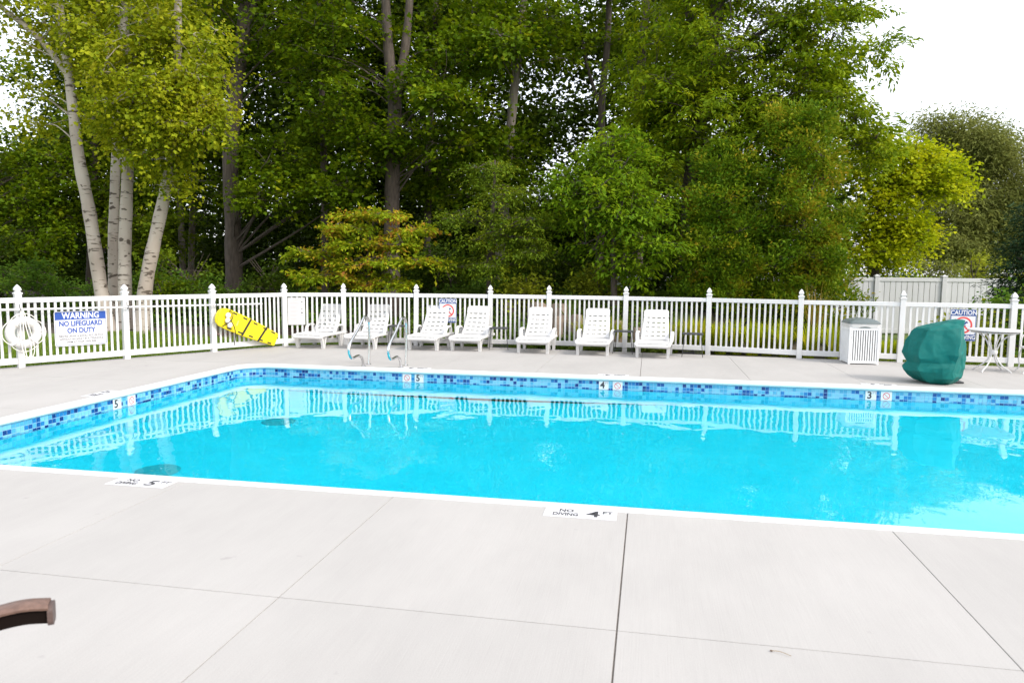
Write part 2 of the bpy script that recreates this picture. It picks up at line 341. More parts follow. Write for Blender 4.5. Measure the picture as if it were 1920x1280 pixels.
def build_deck():
    root = tag(link('pool_deck', None), 'pale brushed concrete deck around the pool', kind='structure')
    root['kind'] = 'structure'
    def clip(poly):
        for n, d in DECK_LINES:
            out = []
            for i in range(len(poly)):
                a, b = poly[i], poly[(i+1) % len(poly)]; da = n.x*a[0]+n.y*a[1]-d; db = n.x*b[0]+n.y*b[1]-d
                if da <= 0: out.append(a)
                if (da < 0) != (db < 0) and da != db:
                    t = da/(da-db); out.append((a[0]+(b[0]-a[0])*t, a[1]+(b[1]-a[1])*t))
            poly = out
            if len(poly) < 3: return []
        return poly
    xj = [-.108+1.745*k for k in range(-10, 8)]
    yn = [3.37-1.75*k for k in range(0, 4)]
    oL, oR, oN, oF = PX0-.072, PX1+.072, PY0-.072, PY1+.072
    cells = []
    ys = [5.118, 3.37, 1.62, -.13, -2.2]
    for i in range(len(xj)-1):
        for j in range(len(ys)-1): cells.append((xj[i], xj[i+1], ys[j+1], ys[j]))
        cells.append((xj[i], xj[i+1], oF, 14.0 if False else 16.6))
    yl = [5.118, 7.4, 9.7, oF]; xl = [oL, -8.83, -10.57, -12.6]
    for i in range(3):
        for j in range(3): cells.append((xl[i+1], xl[i], yl[j], yl[j+1]))
    for j in range(3): cells.append((oR, 11.6, yl[j], yl[j+1]))
    rng = random.Random(3)
    for x0, x1, y0, y1 in cells:
        g = .0026
        gx0 = .0042 if abs(x0+.108) < .01 else g; gx1 = .0042 if abs(x1+.108) < .01 else g
        poly = clip([(x0+gx0, y0+g), (x1-gx1, y0+g), (x1-gx1, y1-g), (x0+gx0, y1-g)])
        if not poly: continue
        c = Vector((sum(p[0] for p in poly)/len(poly), sum(p[1] for p in poly)/len(poly)))
        sh = .0012; top = [(p[0]+(c.x-p[0])/max((c-Vector(p)).length, .1)*sh, p[1]+(c.y-p[1])/max((c-Vector(p)).length, .1)*sh) for p in poly]
        n = len(poly); mb = MB(); zt = -.0005*rng.random()
        mb.add([(*p, -.14) for p in poly]+[(*p, zt-.003) for p in poly]+[(*p, zt) for p in top],
               [tuple(range(n-1, -1, -1)), tuple(range(2*n, 3*n))]+[(k*n+i, k*n+(i+1) % n, (k+1)*n+(i+1) % n, (k+1)*n+i) for k in (0, 1) for i in range(n)])
        mb.obj('slab', CONC, root)
    # concrete in the rounded corners, and the filler under the joints
    for sx, cx in ((-1, PX0+PR), (1, PX1-PR)):
        for sy, cy_ in ((1, PY1-PR), (-1, PY0+PR)):
            r = PR+.07; poly = [(cx+sx*r*math.cos(R(90*k/8)), cy_+sy*r*math.sin(R(90*k/8))) for k in range(9)]+[(cx+sx*(r+.004), cy_+sy*(r+.004))]
            MB().prism(poly, -.14, -.0012).obj('slab', CONC, root)
    mb = MB()
    ring_o = [(-13, -2.2), (11.6, -2.2), (11.6, 17), (-13, 17)]
    for x0, x1, y0, y1 in ((-12.6, 11.6, -2.2, oN-.02), (-12.6, oL-.02, oN-.02, oF+.02), (oR+.02, 11.6, oN-.02, oF+.02), (-12.6, 11.6, oF+.02, 16.6)):
        p = clip([(x0, y0), (x1, y0), (x1, y1), (x0, y1)])
        mb.prism(p, -.16, -.007)
    mb.obj('joint_filler', JOINT, root)
build_deck()

def build_pool():
    root = thing('swimming_pool', 'rectangular in-ground swimming pool with blue liner and mosaic tile band', 'swimming pool', (0, 0, 0))
    # shell: walls and sloping floor
    P = perim(0); n = len(P); mb = MB()
    dep = lambda x: -1.62+.62*min(1, max(0, (x+2.5)/6.5))
    K = 7; rows = []
    for k in range(K): rows.append([(p[0], p[1], -.02+(dep(p[0])+.02)*k/(K-1)) for p in P])
    mb.add([q for r in rows for q in r], [(k*n+i, k*n+(i+1) % n, (k+1)*n+(i+1) % n, (k+1)*n+i) for k in range(K-1) for i in range(n)])
    # floor strip by strip along x
    xs = sorted(set([round(v, 3) for v in np.linspace(PX0+.002, PX1-.002, 41)]))
    mb.add([(x, y, dep(x)) for x in xs for y in (PY0-.01, PY1+.01)], [(2*i, 2*i+2, 2*i+3, 2*i+1) for i in range(len(xs)-1)])
    mb.obj('liner', LINER, root, smooth=True)
    # coping
    prof = [(.072, -.02), (.072, .003), (.062, .012), (.035, .017), (0, .016), (-.024, .008), (-.036, -.008), (-.04, -.03), (-.035, -.05), (-.022, -.062), (.012, -.066)]
    vs = []
    for off, z in prof: vs += [(x, y, z) for x, y in perim(off, n=14)]
    m_ = len(perim(0, n=14))
    MB().add(vs, [(k*m_+i, k*m_+(i+1) % m_, (k+1)*m_+(i+1) % m_, (k+1)*m_+i) for k in range(len(prof)-1) for i in range(m_)]).obj('coping', COPING, root, smooth=True)
    # mosaic tiles, proud of the grout, along the perimeter
    P = perim(-.003, n=14); P.append(P[0])
    seg = [0]
    for a, b in zip(P, P[1:]): seg.append(seg[-1]+math.dist(a, b))
    L = seg[-1]; pitch = .0575; N = int(L/pitch); pitch = L/N
    def pt(s):
        s %= L; i = max(k for k in range(len(seg)) if seg[k] <= s); i = min(i, len(P)-2)
        t = (s-seg[i])/(seg[i+1]-seg[i]) if seg[i+1] > seg[i] else 0
        a, b = Vector(P[i]), Vector(P[i+1]); d = (b-a).normalized(); return a+(b-a)*t, Vector((-d.y, d.x))
    rng = random.Random(11); mb = MB()
    tiles = [mat('tile_pale', (.16, .42, .56), .25), mat('tile_sky', (.07, .31, .49), .25), mat('tile_mid', (.014, .16, .40), .22), mat('tile_deep', (.006, .07, .26), .2), mat('tile_navy', (.006, .03, .16), .2)]
    zt0 = -.070
    patt = [0]*3
    for k in range(N):
        for row in range(4):
            q = rng.random(); same = patt[row] if row < 3 else 0
            dark = q < (.46 if same else .30)
            if row < 3: patt[row] = dark
            mi = rng.choice([2, 2, 3, 3, 4]) if dark else rng.choice([0, 0, 0, 1, 1])
            s0 = k*pitch+.003; s1 = (k+1)*pitch-.003; (a, na), (b, nb) = pt(s0), pt(s1)
            z1 = zt0-row*pitch-.003; z0 = z1-pitch+.006; e = .003
            A, B = a+na*e, b+nb*e; A2, B2 = A, B
            mb.add([(a.x, a.y, z0), (b.x, b.y, z0), (b.x, b.y, z1), (a.x, a.y, z1), (A.x, A.y, z0+.001), (B.x, B.y, z0+.001), (B.x, B.y, z1-.001), (A.x, A.y, z1-.001)],
                   [(4, 5, 6, 7), (0, 1, 5, 4), (1, 2, 6, 5), (2, 3, 7, 6), (3, 0, 4, 7)], mi)
    tag(mb.obj('mosaic_tile_band', tiles, root), 'band of small mosaic tiles in several blues', kind='stuff')
    gb = MB(); n = len(P)
    gb.add([(x, y, z) for z in (-.064, zt0-4*pitch) for x, y in P], [(i, i+1, n+i+1, n+i) for i in range(n-1)])
    gb.obj('grout', mat('grout', (.26, .44, .60), .7), root)
    # depth markers set in the tile band
    def plate(x, y, rz, kind, txt=''):
        o = MB().prism(rrect(-.078, .078, -.07, .07, .004, 2), 0, .004).obj('depth_marker', SIGNW, root); o.location = (x, y, -.140); o.rotation_euler = (R(90), 0, rz)
        if kind == 'num':
            lettering(txt, .15, -.02, 0, INK, o, .004, .0048); lettering('FT', .055, .05, .035, INKG, o, .001, .0048)
        else:
            mb = MB(); pic(mb, 0, 0, .052, 0); q = mb.obj('no_diving_symbol', [RED, INK], o); q.location.z = .0045
    F = PY1-.010
    plate(at(763, 715, F).x, F, 0, 'sym'); plate(at(786, 716, F).x, F, 0, 'num', '5')
    plate(at(1132, 722, F).x, F, 0, 'num', '4'); plate(at(1158, 723, F).x, F, 0, 'sym')
    plate(at(1633, 738, F).x, F, 0, 'num', '3'); plate(at(1662, 739, F).x, F, 0, 'sym')
    LX = PX0+.010
    plate(LX, 8.60, R(90), 'num', '5'); plate(LX, 8.88, R(90), 'sym')
    # main drains on the floor
    for x, y in ((-5.25, 9.66), (-5.40, 7.19)):
        mb = MB(); mb.lathe([(.24, 0), (.24, .02), (.20, .035), (.05, .045), (.02, .045)], 20)
        o = mb.obj('main_drain', mat('drain_green', (.012, .40, .47), .5), root, True); o.location = (x, y, dep(x)+.003)
    # water
    P = perim(-.0005, n=8); nW = len(P)
    w = MB().add([(x, y, WZ) for x, y in P], [tuple(range(nW))]).obj('water', WATER)
    tag(w, kind='structure')

def pic(mb, cx, cy_, r, z):
    "no-diving pictogram: red ring and slash (slot 0) over a diver (slot 1)"
    n = 28; t = r*.2
    vs = []
    for k in range(n):
        a = 2*math.pi*k/n
        for q in (r, r-t): vs.append((cx+q*math.cos(a), cy_+q*math.sin(a), z))
    mb.add(vs, [(2*k, 2*((k+1) % n), 2*((k+1) % n)+1, 2*k+1) for k in range(n)], 0)
    d = r-t*.6; w = t*.42; c = .7071
    mb.add([(cx-d*c-w*c, cy_+d*c-w*c, z), (cx-d*c+w*c, cy_+d*c+w*c, z), (cx+d*c+w*c, cy_-d*c+w*c, z), (cx+d*c-w*c, cy_-d*c-w*c, z)], [(0, 1, 2, 3)], 0)
    z -= .0006
    def bar(x0, y0, x1, y1, w):
        d = Vector((x1-x0, y1-y0)).normalized()*w/2; nx, ny = -d.y, d.x
        mb.add([(cx+r*x0+r*nx, cy_+r*y0+r*ny, z), (cx+r*x1+r*nx, cy_+r*y1+r*ny, z), (cx+r*x1-r*nx, cy_+r*y1-r*ny, z), (cx+r*x0-r*nx, cy_+r*y0-r*ny, z)], [(0, 1, 2, 3)], 1)
    bar(.42, .42, -.02, -.02, .2); bar(-.02, -.02, -.34, -.3, .12); bar(.0, .05, .3, -.12, .1); bar(.35, .4, .5, .25, .12)
    hx, hy = cx-r*.16, cy_-r*.02
    mb.add([(hx+r*.1*math.cos(k*.785), hy+r*.1*math.sin(k*.785), z) for k in range(8)], [tuple(range(8))], 1)
build_pool()

# ------------------------------------------------------------------ pool fence
def build_fence():
    root = thing('pool_fence', 'white vinyl picket fence with pointed post caps around the pool deck', 'fence', (0, 0, 0))
    ht = 1.176
    pm = MB().box(-.05, .05, -.05, .05, -.05, ht+.055, ch=.004).mesh('post', WHITE)
    s2 = math.sqrt(2)
    prof = [(.056, 0), (.060, .008), (.060, .028), (.050, .036), (.038, .044), (.036, .052), (.046, .062), (.056, .076), (.055, .088), (.045, .112), (.03, .136), (.012, .158), (.003, .166)]
    cm = MB().lathe([(r*(s2 if z < .03 else 1.25), z) for r, z in prof], 4, rot=math.pi/4)
    capm = cm.mesh('post_cap', WHITE)
    pk = MB().box(-.02, .02, -.011, .011, .16, ht-.06, ch=.003).mesh('picket', WHITE)
    rf = random.Random(8)
    for i, p in enumerate(FENCE):
        q = FENCE[min(i+1, len(FENCE)-1)]; o_ = FENCE[max(i-1, 0)]; a = math.atan2(q[1]-o_[1], q[0]-o_[0])
        po = link('post', pm, root, (p[0], p[1], rf.uniform(-.008, .006)), (R(rf.uniform(-.5, .5)), R(rf.uniform(-.5, .5)), a)); link('post_cap', capm, po, (0, 0, ht+.05))
    for p, q in zip(FENCE, FENCE[1:]):
        p, q = Vector(p), Vector(q); L = (q-p).length; a = math.atan2(q.y-p.y, q.x-p.x)
        r = link('top_rail', MB().box(.045, L-.045, -.028, .028, ht-.085, ht, ch=.005).mesh('top_rail', WHITE), root, (p.x, p.y, 0), (0, 0, a))
        b = link('bottom_rail', MB().box(.045, L-.045, -.028, .028, .06, .165, ch=.005).mesh('bottom_rail', WHITE), root, (p.x, p.y, 0), (0, 0, a))
        n = round((L-.1)/.1035)-1; d = (q-p)/L; st = (L-.1)/(n+1)
        for k in range(n):
            c = p+d*(.05+st*(k+1)); link('picket', pk, root, (c.x, c.y, 0), (R(rf.uniform(-.25, .25)), R(rf.uniform(-.3, .3)), a+R(rf.uniform(-3, 3))))
build_fence()

# ------------------------------------------------------------------ signs on the fence
def sign_root(name, label, cat, x, y, z, ang, group=None):
    o = thing(name, label, cat, (x, y, z), ang, group); o.rotation_euler = (R(90), 0, ang); return o
LA = math.atan2(14.9-10.5, -7.9+10.4)     # direction of the slanting fence
def warning_sign():
    c = (Vector((-10.10, 10.92))+Vector((-9.66, 11.65)))/2
    n = Vector((math.sin(LA), -math.cos(LA)))
    base = Vector((-10.4, 10.5)); d = Vector((math.cos(LA), math.sin(LA))); t = (c-base).dot(d); c = base+d*t+n*.034
    o = sign_root('warning_sign', 'white and blue no lifeguard on duty warning sign on the slanting fence', 'sign', c.x, c.y, .62, LA)
    w, h = .425, .305
    MB().prism(rrect(-w, w, -h, h, .03), 0, .004).obj('panel', SIGNW, o)
    # blue border and header
    mb = MB(); a, b = rrect(-w+.012, w-.012, -h+.012, h-.012, .025), rrect(-w+.02, w-.02, -h+.02, h-.02, .02); k = len(a)
    mb.add([(*p, .0046) for p in a]+[(*p, .0046) for p in b], [(i, (i+1) % k, k+(i+1) % k, k+i) for i in range(k)])
    mb.obj('border', BLUE, o)
    MB().prism([(-w+.013, h-.15), (w-.013, h-.15), (w-.013, h-.035), (w-.035, h-.013), (-w+.035, h-.013), (-w+.013, h-.035)], .002, .0052).obj('header', BLUE, o)
    lettering('WARNING', .152, 0, h-.082, SIGNW, o, .0035, .006, sx=.82)
    lettering('NO LIFEGUARD', .125, 0, h-.222, BLUE, o, .0045, .0055, sx=.80)
    lettering('ON DUTY', .125, 0, h-.345, BLUE, o, .0045, .0055, sx=.80)
    for k, t in enumerate(('PERSONS UNDER 14 SHOULD NOT USE POOL', 'WITHOUT AN ADULT IN ATTENDANCE', 'SWIM AT YOUR OWN RISK')):
        lettering(t, .052, 0, h-.44-.052*k, INK, o, .0005, .0055, sx=.68 if k == 0 else .75)
warning_sign()
def caution_sign(cx, cy_, z, ang, label, s=1.):
    o = sign_root('caution_sign', label, 'sign', cx, cy_, z, ang, 'no diving caution signs on the fence')
    w, h = .225*s, .30*s
    MB().prism(rrect(-w, w, -h, h, .02), 0, .004).obj('panel', SIGNW, o)
    mb = MB(); a, b = rrect(-w+.004, w-.004, -h+.004, h-.004, .018), rrect(-w+.018, w-.018, -h+.018, h-.018, .012); k = len(a)
    mb.add([(*p, .0046) for p in a]+[(*p, .0046) for p in b], [(i, (i+1) % k, k+(i+1) % k, k+i) for i in range(k)]).obj('border', NAVY, o)
    MB().prism([(-w+.01, h-.125*s), (w-.01, h-.125*s), (w-.01, h-.01), (-w+.01, h-.01)], .002, .0052).obj('header', NAVY, o)
    MB().prism([(-w+.01, -h+.01), (w-.01, -h+.01), (w-.01, -h+.125*s), (-w+.01, -h+.125*s)], .002, .0052).obj('footer', NAVY, o)
    lettering('CAUTION', .118*s, 0, h-.066*s, SIGNW, o, .003, .006, sx=.84)
    lettering('NO DIVING', .112*s, 0, -h+.066*s, SIGNW, o, .003, .006, sx=.75)
    mb = MB(); pic(mb, 0, 0, .16*s, 0); q = mb.obj('no_diving_symbol', [RED, NAVY], o); q.location.z = .0052
def on_fence(i, t, off=.034):
    p, q = Vector(FENCE[i]), Vector(FENCE[i+1]); d = (q-p).normalized(); c = p+(q-p)*t; return c.x+d.y*off, c.y-d.x*off, math.atan2(d.y, d.x)
def fence_t(i, px):
    "parameter along fence panel i that is seen at column px"
    best = min(range(0, 201), key=lambda k: abs(pxof(Vector(FENCE[i]).lerp(Vector(FENCE[i+1]), k/200))-px)); return best/200
def pxof(p, z=.8):
    q = Vector((p[0], p[1], z))-Vector((0, 0, H)); return 960+FPX*q.dot(_r2)/q.dot(_fw)
x, y, a = on_fence(7, fence_t(7, 840)); caution_sign(x, y, .80, a, 'blue and white caution no diving sign half hidden behind a lounger back', .9)
x, y, a = on_fence(13, fence_t(13, 1805)); caution_sign(x, y, .76, a, 'blue and white caution no diving sign partly behind the green cover', 1.)
def rules_board():
    x, y, a = on_fence(5, fence_t(5, 556)); o = sign_root('rules_board', 'tall white pool rules board with faded red title beside the first lounger', 'sign', x, y, .77, a)
    w, h = .185, .30
    MB().prism(rrect(-w, w, -h, h, .008), 0, .005).obj('panel', mat('faded_board', (.50, .49, .49), .5), o)
    mb = MB()
    def strip(x0, x1, y0, y1, mi): mb.add([(x0, y0, .0058), (x1, y0, .0058), (x1, y1, .0058), (x0, y1, .0058)], [(0, 1, 2, 3)], mi)
    rng = random.Random(5)
    strip(-.11, -.05, .255, .268, 0); strip(-.04, .05, .255, .268, 0); strip(.06, .12, .255, .268, 0); strip(-.08, .10, .235, .242, 0)
    yy = .205
    for blk in (4, 5, 4, 4, 3):
        strip(-.155, -.145, yy-.004, yy+.004, 1)
        for k in range(blk):
            strip(-.13, -.02+rng.random()*.09, yy-.003, yy+.003, 1); yy -= .0145
        yy -= .028
    mb.obj('faded_print', [PINK, INKP], o)
    for py, s in ((.21, .016), (.15, .008), (.095, .007), (.055, .015), (.0, .008), (-.035, .022), (-.085, .009)):
        m2 = MB(); m2.add([(.115+s*rng.uniform(.7, 1.1)*math.cos(k*.9), py+s*rng.uniform(.5, 1)*math.sin(k*.9), .0058) for k in range(7)], [tuple(range(7))])
        m2.obj('picture_print', INK, o)
rules_board()

# ------------------------------------------------------------------ safety gear on the slanting fence
def left_at(t, off=0.):
    p = Vector((-10.4, 10.5))+Vector((math.cos(LA), math.sin(LA)))*t; return p+Vector((math.sin(LA), -math.cos(LA)))*off
def life_ring():
    p = left_at(.02, .14); o = thing('life_ring', 'white ring buoy with rope hung on the fence post by the warning sign', 'life ring', (p.x, p.y, .60), LA)
    o.rotation_euler = (R(90), 0, LA); o.scale = (.88, .88, .88)
    mb = MB(); n = 40
    mb.tube([((.225)*math.cos(2*math.pi*k/n), .225*math.sin(2*math.pi*k/n), 0) for k in range(n+1)], .082, 14, cap=False)
    mb.obj('ring', WHITEP, o, True)
    band = mat('ring_band', (.70, .68, .64), .8)
    for k in range(4):
        a = R(45+90*k); mb = MB(); mb.tube([((.225+.088*math.cos(b))*math.cos(a), (.225+.088*math.cos(b))*math.sin(a), .088*math.sin(b)) for b in np.linspace(0, 2*math.pi, 17)], .03, 6, flat=.25)
        mb.obj('band', band, o, True)
    rope = mat('white_rope', (.72, .70, .64), .85)
    pts = []
    for k in range(33):
        a = R(45)+2*math.pi*k/32; s = abs(math.sin(2*(a-R(45)))); pts.append(((.315+.05*s)*math.cos(a), (.315+.05*s)*math.sin(a), .03))
    MB().tube(pts, .008, 6, cap=False).obj('grab_rope', rope, o, True)
    rng = random.Random(2)
    for k in range(2):
        x0 = -.03+.05*k; loop = curve([(x0*.4, .46, -.02), (x0-.05, .1, .12), (x0-.03, -.35-.06*k, .13), (x0+.05, -.47-.03*k, .12), (x0+.11, -.3, .13), (x0+.04, .12, .12), (x0*.3, .45, -.01)], 8)
        MB().tube(loop, .008, 6).obj('throw_rope', rope, o, True)
    MB().box(-.02, .02, .41, .45, -.1, .03, ch=.004).obj('hook', WHITE, o)
life_ring()
def pole():
    o = thing('rescue_pole', 'long white rescue pole hung level along the slanting fence', 'pole', (0, 0, 0))
    a, b = left_at(-.75, .11), left_at(4.45, .11)
    MB().tube([(a.x, a.y, .985), (b.x, b.y, .955)], .018, 10).obj('shaft', WHITE, o, True)
    MB().tube([(a.x, a.y, .985), ((a.x*.8+b.x*.2), (a.y*.8+b.y*.2), .983)], .021, 10).obj('grip', WHITEP, o, True)
    for t in (0, 1.71, 3.42):
        q = left_at(t, .08); z = .985-.03*(t+.75)/5.2
        MB().tube(curve([(q.x, q.y, z+.09), (q.x+.02, q.y-.012, z-.02), (q.x+.045, q.y-.026, z-.03), (q.x+.058, q.y-.034, z+.03)], 5), .006, 6).obj('hook', DARKM, o, True)
pole()
def backboard():
    p = left_at(3.08, .12); o = thing('backboard', 'yellow plastic rescue backboard leaning on the fence with black straps', 'backboard', (p.x, p.y, 0), LA)
    # local frame: u along the board's length, v across; lies in the fence plane, sloping down
    d = Vector((1.33, 0, -.60)).normalized(); v = Vector((.41, 0, .912)); v = (v-d*v.dot(d)).normalized(); nrm = Vector((0, -1, 0))
    c0 = Vector((.50, 0, .69))
    def P(u, w, h=0): return c0+d*u+v*w+nrm*h
    prof = [(-.20, .0), (-.19, .08), (-.15, .15), (-.06, .195), (.1, .208), (.5, .205), (1.0, .165), (1.26, .142), (1.285, .12)]
    poly = prof+[(a, -b) for a, b in reversed(prof[1:])]
    n = len(poly); mb = MB()
    mb.add([P(a, b, 0) for a, b in poly]+[P(a, b, .028) for a, b in poly]+[P(a*.985+.01, b*.93, .040) for a, b in poly],
           [tuple(range(n-1, -1, -1)), tuple(range(2*n, 3*n))]+[(k*n+i, k*n+(i+1) % n, (k+1)*n+(i+1) % n, (k+1)*n+i) for k in (0, 1) for i in range(n)])
    mb.obj('board', YELLOW, o)
    def slot(u, s, w0=.168):
        w = (w0-.05*max(0, u-.2))*s; mb = MB(); a, b = .05, .015
        mb.add([P(u-a, w-b, .0415), P(u+a, w-b-.004*s, .0415), P(u+a, w+b-.004*s, .0415), P(u-a, w+b, .0415)], [(0, 1, 2, 3)]); mb.obj('hand_hole', STRAP, o)
    for u in (.17, .42, .68, .93, 1.14):
        slot(u, 1); slot(u, -1)
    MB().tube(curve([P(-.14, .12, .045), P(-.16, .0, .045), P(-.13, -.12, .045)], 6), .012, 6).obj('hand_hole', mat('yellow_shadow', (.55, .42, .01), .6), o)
    for u, s in ((.50, .02), (.90, .03)):
        MB().add([P(u-.02-s, -.212+u*.03, .043), P(u+.02-s, -.212+u*.03, .043), P(u+.045+s, .212-.04*u, .043), P(u+.005+s, .212-.04*u, .043)]+
                 [P(u-.02-s, -.212+u*.03, .052), P(u+.02-s, -.212+u*.03, .052), P(u+.045+s, .212-.04*u, .052), P(u+.005+s, .212-.04*u, .052)],
                 [(0, 1, 2, 3), (4, 5, 6, 7), (0, 1, 5, 4), (1, 2, 6, 5), (2, 3, 7, 6), (3, 0, 4, 7)]).obj('strap', STRAP, o)
    MB().tube(curve([P(.02, .19, .06), P(.1, .12, .10), P(.10, -.02, .11), P(.0, -.18, .06)], 6), .016, 6, flat=.4).obj('strap', STRAP, o, True)
    q0 = P(.10, .0, .10); MB().tube(curve([q0, q0+Vector((.07, -.01, -.16)), q0+Vector((.09, 0, -.32)), q0+Vector((.06, 0, -.52))], 6), .016, 6, flat=.4).obj('strap', STRAP, o, True)
    hb = mat('head_block_foam', (.72, .70, .68), .8)
    for u, w in ((.02, .07), (.05, -.03), (.13, -.10)):
        mb = MB(); bm = bmesh.new(); bmesh.ops.create_icosphere(bm, subdivisions=2, radius=1)
        mb.add([P(u+q.co.x*.055, w+q.co.y*.06, .08+q.co.z*.045) for q in bm.verts], [[q.index for q in f.verts] for f in bm.faces]); bm.free(); mb.obj('head_block', hb, o, True)
    MB().add([P(.28, -.05, .0412), P(.31, -.05, .0412), P(.31, .06, .0412), P(.28, .06, .0412)], [(0, 1, 2, 3)]).obj('worn_print', mat('worn_print', (.75, .58, .12), .6), o)
backboard()

# ------------------------------------------------------------------ sun loungers
def make_lounger():
    "local frame: front feet at y = 0, head end towards +y, x across"
    root = thing('sun_lounger', 'white plastic sun lounger', 'sun lounger', group='white loungers in a row along the fence')
    w = .335
    # leg: a V plate in the y-z plane
    def leg_mesh(top, wid, dark=0):
        mb = MB()
        for s in (-1, 1):
            poly = [(s*wid, top), (s*(wid-.05), top), (s*.004, .05), (s*.004, 0), (s*.035, 0), (s*.04, .04)]
            mb.prism(poly, -.028, .028, 0)
        return mb.mesh('leg', WHITEP)
    lf, lr = leg_mesh(.27, .11), leg_mesh(.30, .075)
    for s in (-1, 1):
        link('leg', lf, root, (s*(w-.03), 0, 0)); link('leg', lr, root, (s*(w-.01), .74, 0))
    # frame: side rails and end bar
    mb = MB(); zs = .285
    for s in (-1, 1):
        mb.tube(curve([(s*w*.93, -.14, zs-.045), (s*w*.98, -.10, zs-.01), (s*w, .1, zs), (s*w, .6, zs), (s*w, 1.0, zs)], 5), .034, 8)
    mb.tube([(-w*.95, -.14, zs-.04), (w*.95, -.14, zs-.04)], .036, 8)
    mb.tube([(-w, .98, zs), (w, .98, zs)], .025, 8)
    mb.obj('frame', WHITEP, root, True)
    sl = MB().box(-w+.025, w-.025, -.052, .052, -.012, .012, ch=.008).mesh('slat', WHITEP)
    seat = MB()
    for k in range(5): seat.box(-.24+.12*k-.014, -.24+.12*k+.014, -.10, .60, zs-.004, zs+.012)
    st = seat.obj('seat', WHITEP, root)
    for k in range(6): link('slat', sl, st, (0, -.045+.122*k, zs+.012-.014*math.sin(math.pi*(k+.5)/6)))
    # reclined back
    a = R(56); O = Vector((0, .60, zs+.0)); up = Vector((0, math.cos(a), math.sin(a))); nr = Vector((0, -math.sin(a), math.cos(a)))
    BL = .68; webs = MB()
    def B(x, t, h): return O+Vector((x, 0, 0))+up*t+nr*(h-.05*math.sin(math.pi*min(1, t/BL))+.03)
    def slab(t0, t1, x0b, x1b, x0t, x1t, th, mb, n=4, hh=0):
        vs = []
        for h in (hh-th/2, hh+th/2):
            for i in range(n+1):
                q = i/n; t = t0+(t1-t0)*q
                vs += [B(x0b+(x0t-x0b)*q, t, h), B(x1b+(x1t-x1b)*q, t, h)]
        m_ = 2*(n+1); fs = []
        for i in range(n):
            fs += [(2*i, 2*i+2, 2*i+3, 2*i+1), (m_+2*i, m_+2*i+1, m_+2*i+3, m_+2*i+2), (2*i, m_+2*i, m_+2*i+2, 2*i+2), (2*i+1, 2*i+3, m_+2*i+3, m_+2*i+1)]
        fs += [(0, 1, m_+1, m_), (2*n, m_+2*n, m_+2*n+1, 2*n+1)]
        mb.add(vs, fs)
    hw = lambda t: .288-.035*t/BL
    for s in (-1, 1): slab(0, BL-.03, s*hw(0), s*(hw(0)-.045), s*hw(BL), s*(hw(BL)-.045), .028, webs, 10, -.006)
    for k in range(3):
        x = -.118+.118*k; slab(.02, BL-.05, x-.019, x+.019, x-.019, x+.019, .010, webs, 8, .0085)
    for s in (-1, 1): slab(.01, BL-.05, s*(hw(0)-.022), s*(hw(0)-.075), s*(hw(BL)-.022), s*(hw(BL)-.07), .010, webs, 8, .0085)
    bk = webs.obj('backrest', WHITEP, root)
    nS = 6; pit = (BL-.02)/nS
    for k in range(nS-1):
        mb = MB(); t0 = .012+pit*k; slab(t0, t0+pit-.024, -hw(t0)+.02, hw(t0)-.02, -hw(t0+pit)+.02, hw(t0+pit)-.02, .012, mb, 3, .009); mb.obj('slat', WHITEP, bk)
    # top slat with rounded corners
    mb = MB(); t0 = .012+pit*(nS-1); h = hw(BL)+.004; poly = [(-h, t0), (h, t0), (h, BL+.0)]+[(h-.06+.06*math.cos(R(q)), BL+.0+.05*math.sin(R(q))) for q in (15, 35, 55, 75, 90)]
    poly += [(-x_, t_) for x_, t_ in reversed(poly[2:])]
    n = len(poly); mb.add([B(x_, t_, -.014) for x_, t_ in poly]+[B(x_, t_, .018) for x_, t_ in poly], [tuple(range(n-1, -1, -1)), tuple(range(n, 2*n))]+[(i, (i+1) % n, n+(i+1) % n, n+i) for i in range(n)])
    mb.obj('slat', WHITEP, bk)
    # prop behind and armrests
    MB().tube([O+Vector((-.2, .30, -.02)), B(-.2, .42, -.02)], .014, 6).tube([O+Vector((.2, .30, -.02)), B(.2, .42, -.02)], .014, 6).obj('back_prop', WHITEP, root)
    for s in (-1, 1):
        mb = MB(); mb.tube(curve([(s*(w+.01), .40, zs), (s*(w+.015), .43, .37), (s*(w+.02), .48, .44), (s*(w+.02), .56, .465), (s*(w+.02), .68, .465), (s*(w+.015), .76, .44), (s*(w+.01), .80, .36), (s*(w+.005), .80, zs)], 5), .026, 8, flat=1.5)
        mb.obj('armrest', WHITEP, root, True)
    return root
LG = [((-7.20, 14.62), -4, 'first white lounger in the row, beside the rules board'), ((-6.11, 14.82), -3, 'second white lounger in the row, seen behind the left handrail'),
      ((-4.75, 14.90), -3, 'third white lounger in the row, in front of the caution sign'), ((-3.83, 15.00), -3, 'fourth white lounger in the row, just left of a small black side table'),
      ((-2.38, 14.96), -1, 'fifth white lounger in the row, backing onto a fence post, with boulders behind'), ((-1.14, 14.92), -2, 'sixth white lounger in the row, second from the right end'),
      ((.07, 14.78), -4, 'seventh white lounger, at the right end of the row between two black side tables')]
L0 = make_lounger()
for i, ((x, y), rz, lb) in enumerate(LG):
    o = L0 if i == 0 else copy_tree(L0); o.location = (x+.03, y+.02, 0); o.rotation_euler.z = R(rz); o['label'] = lb

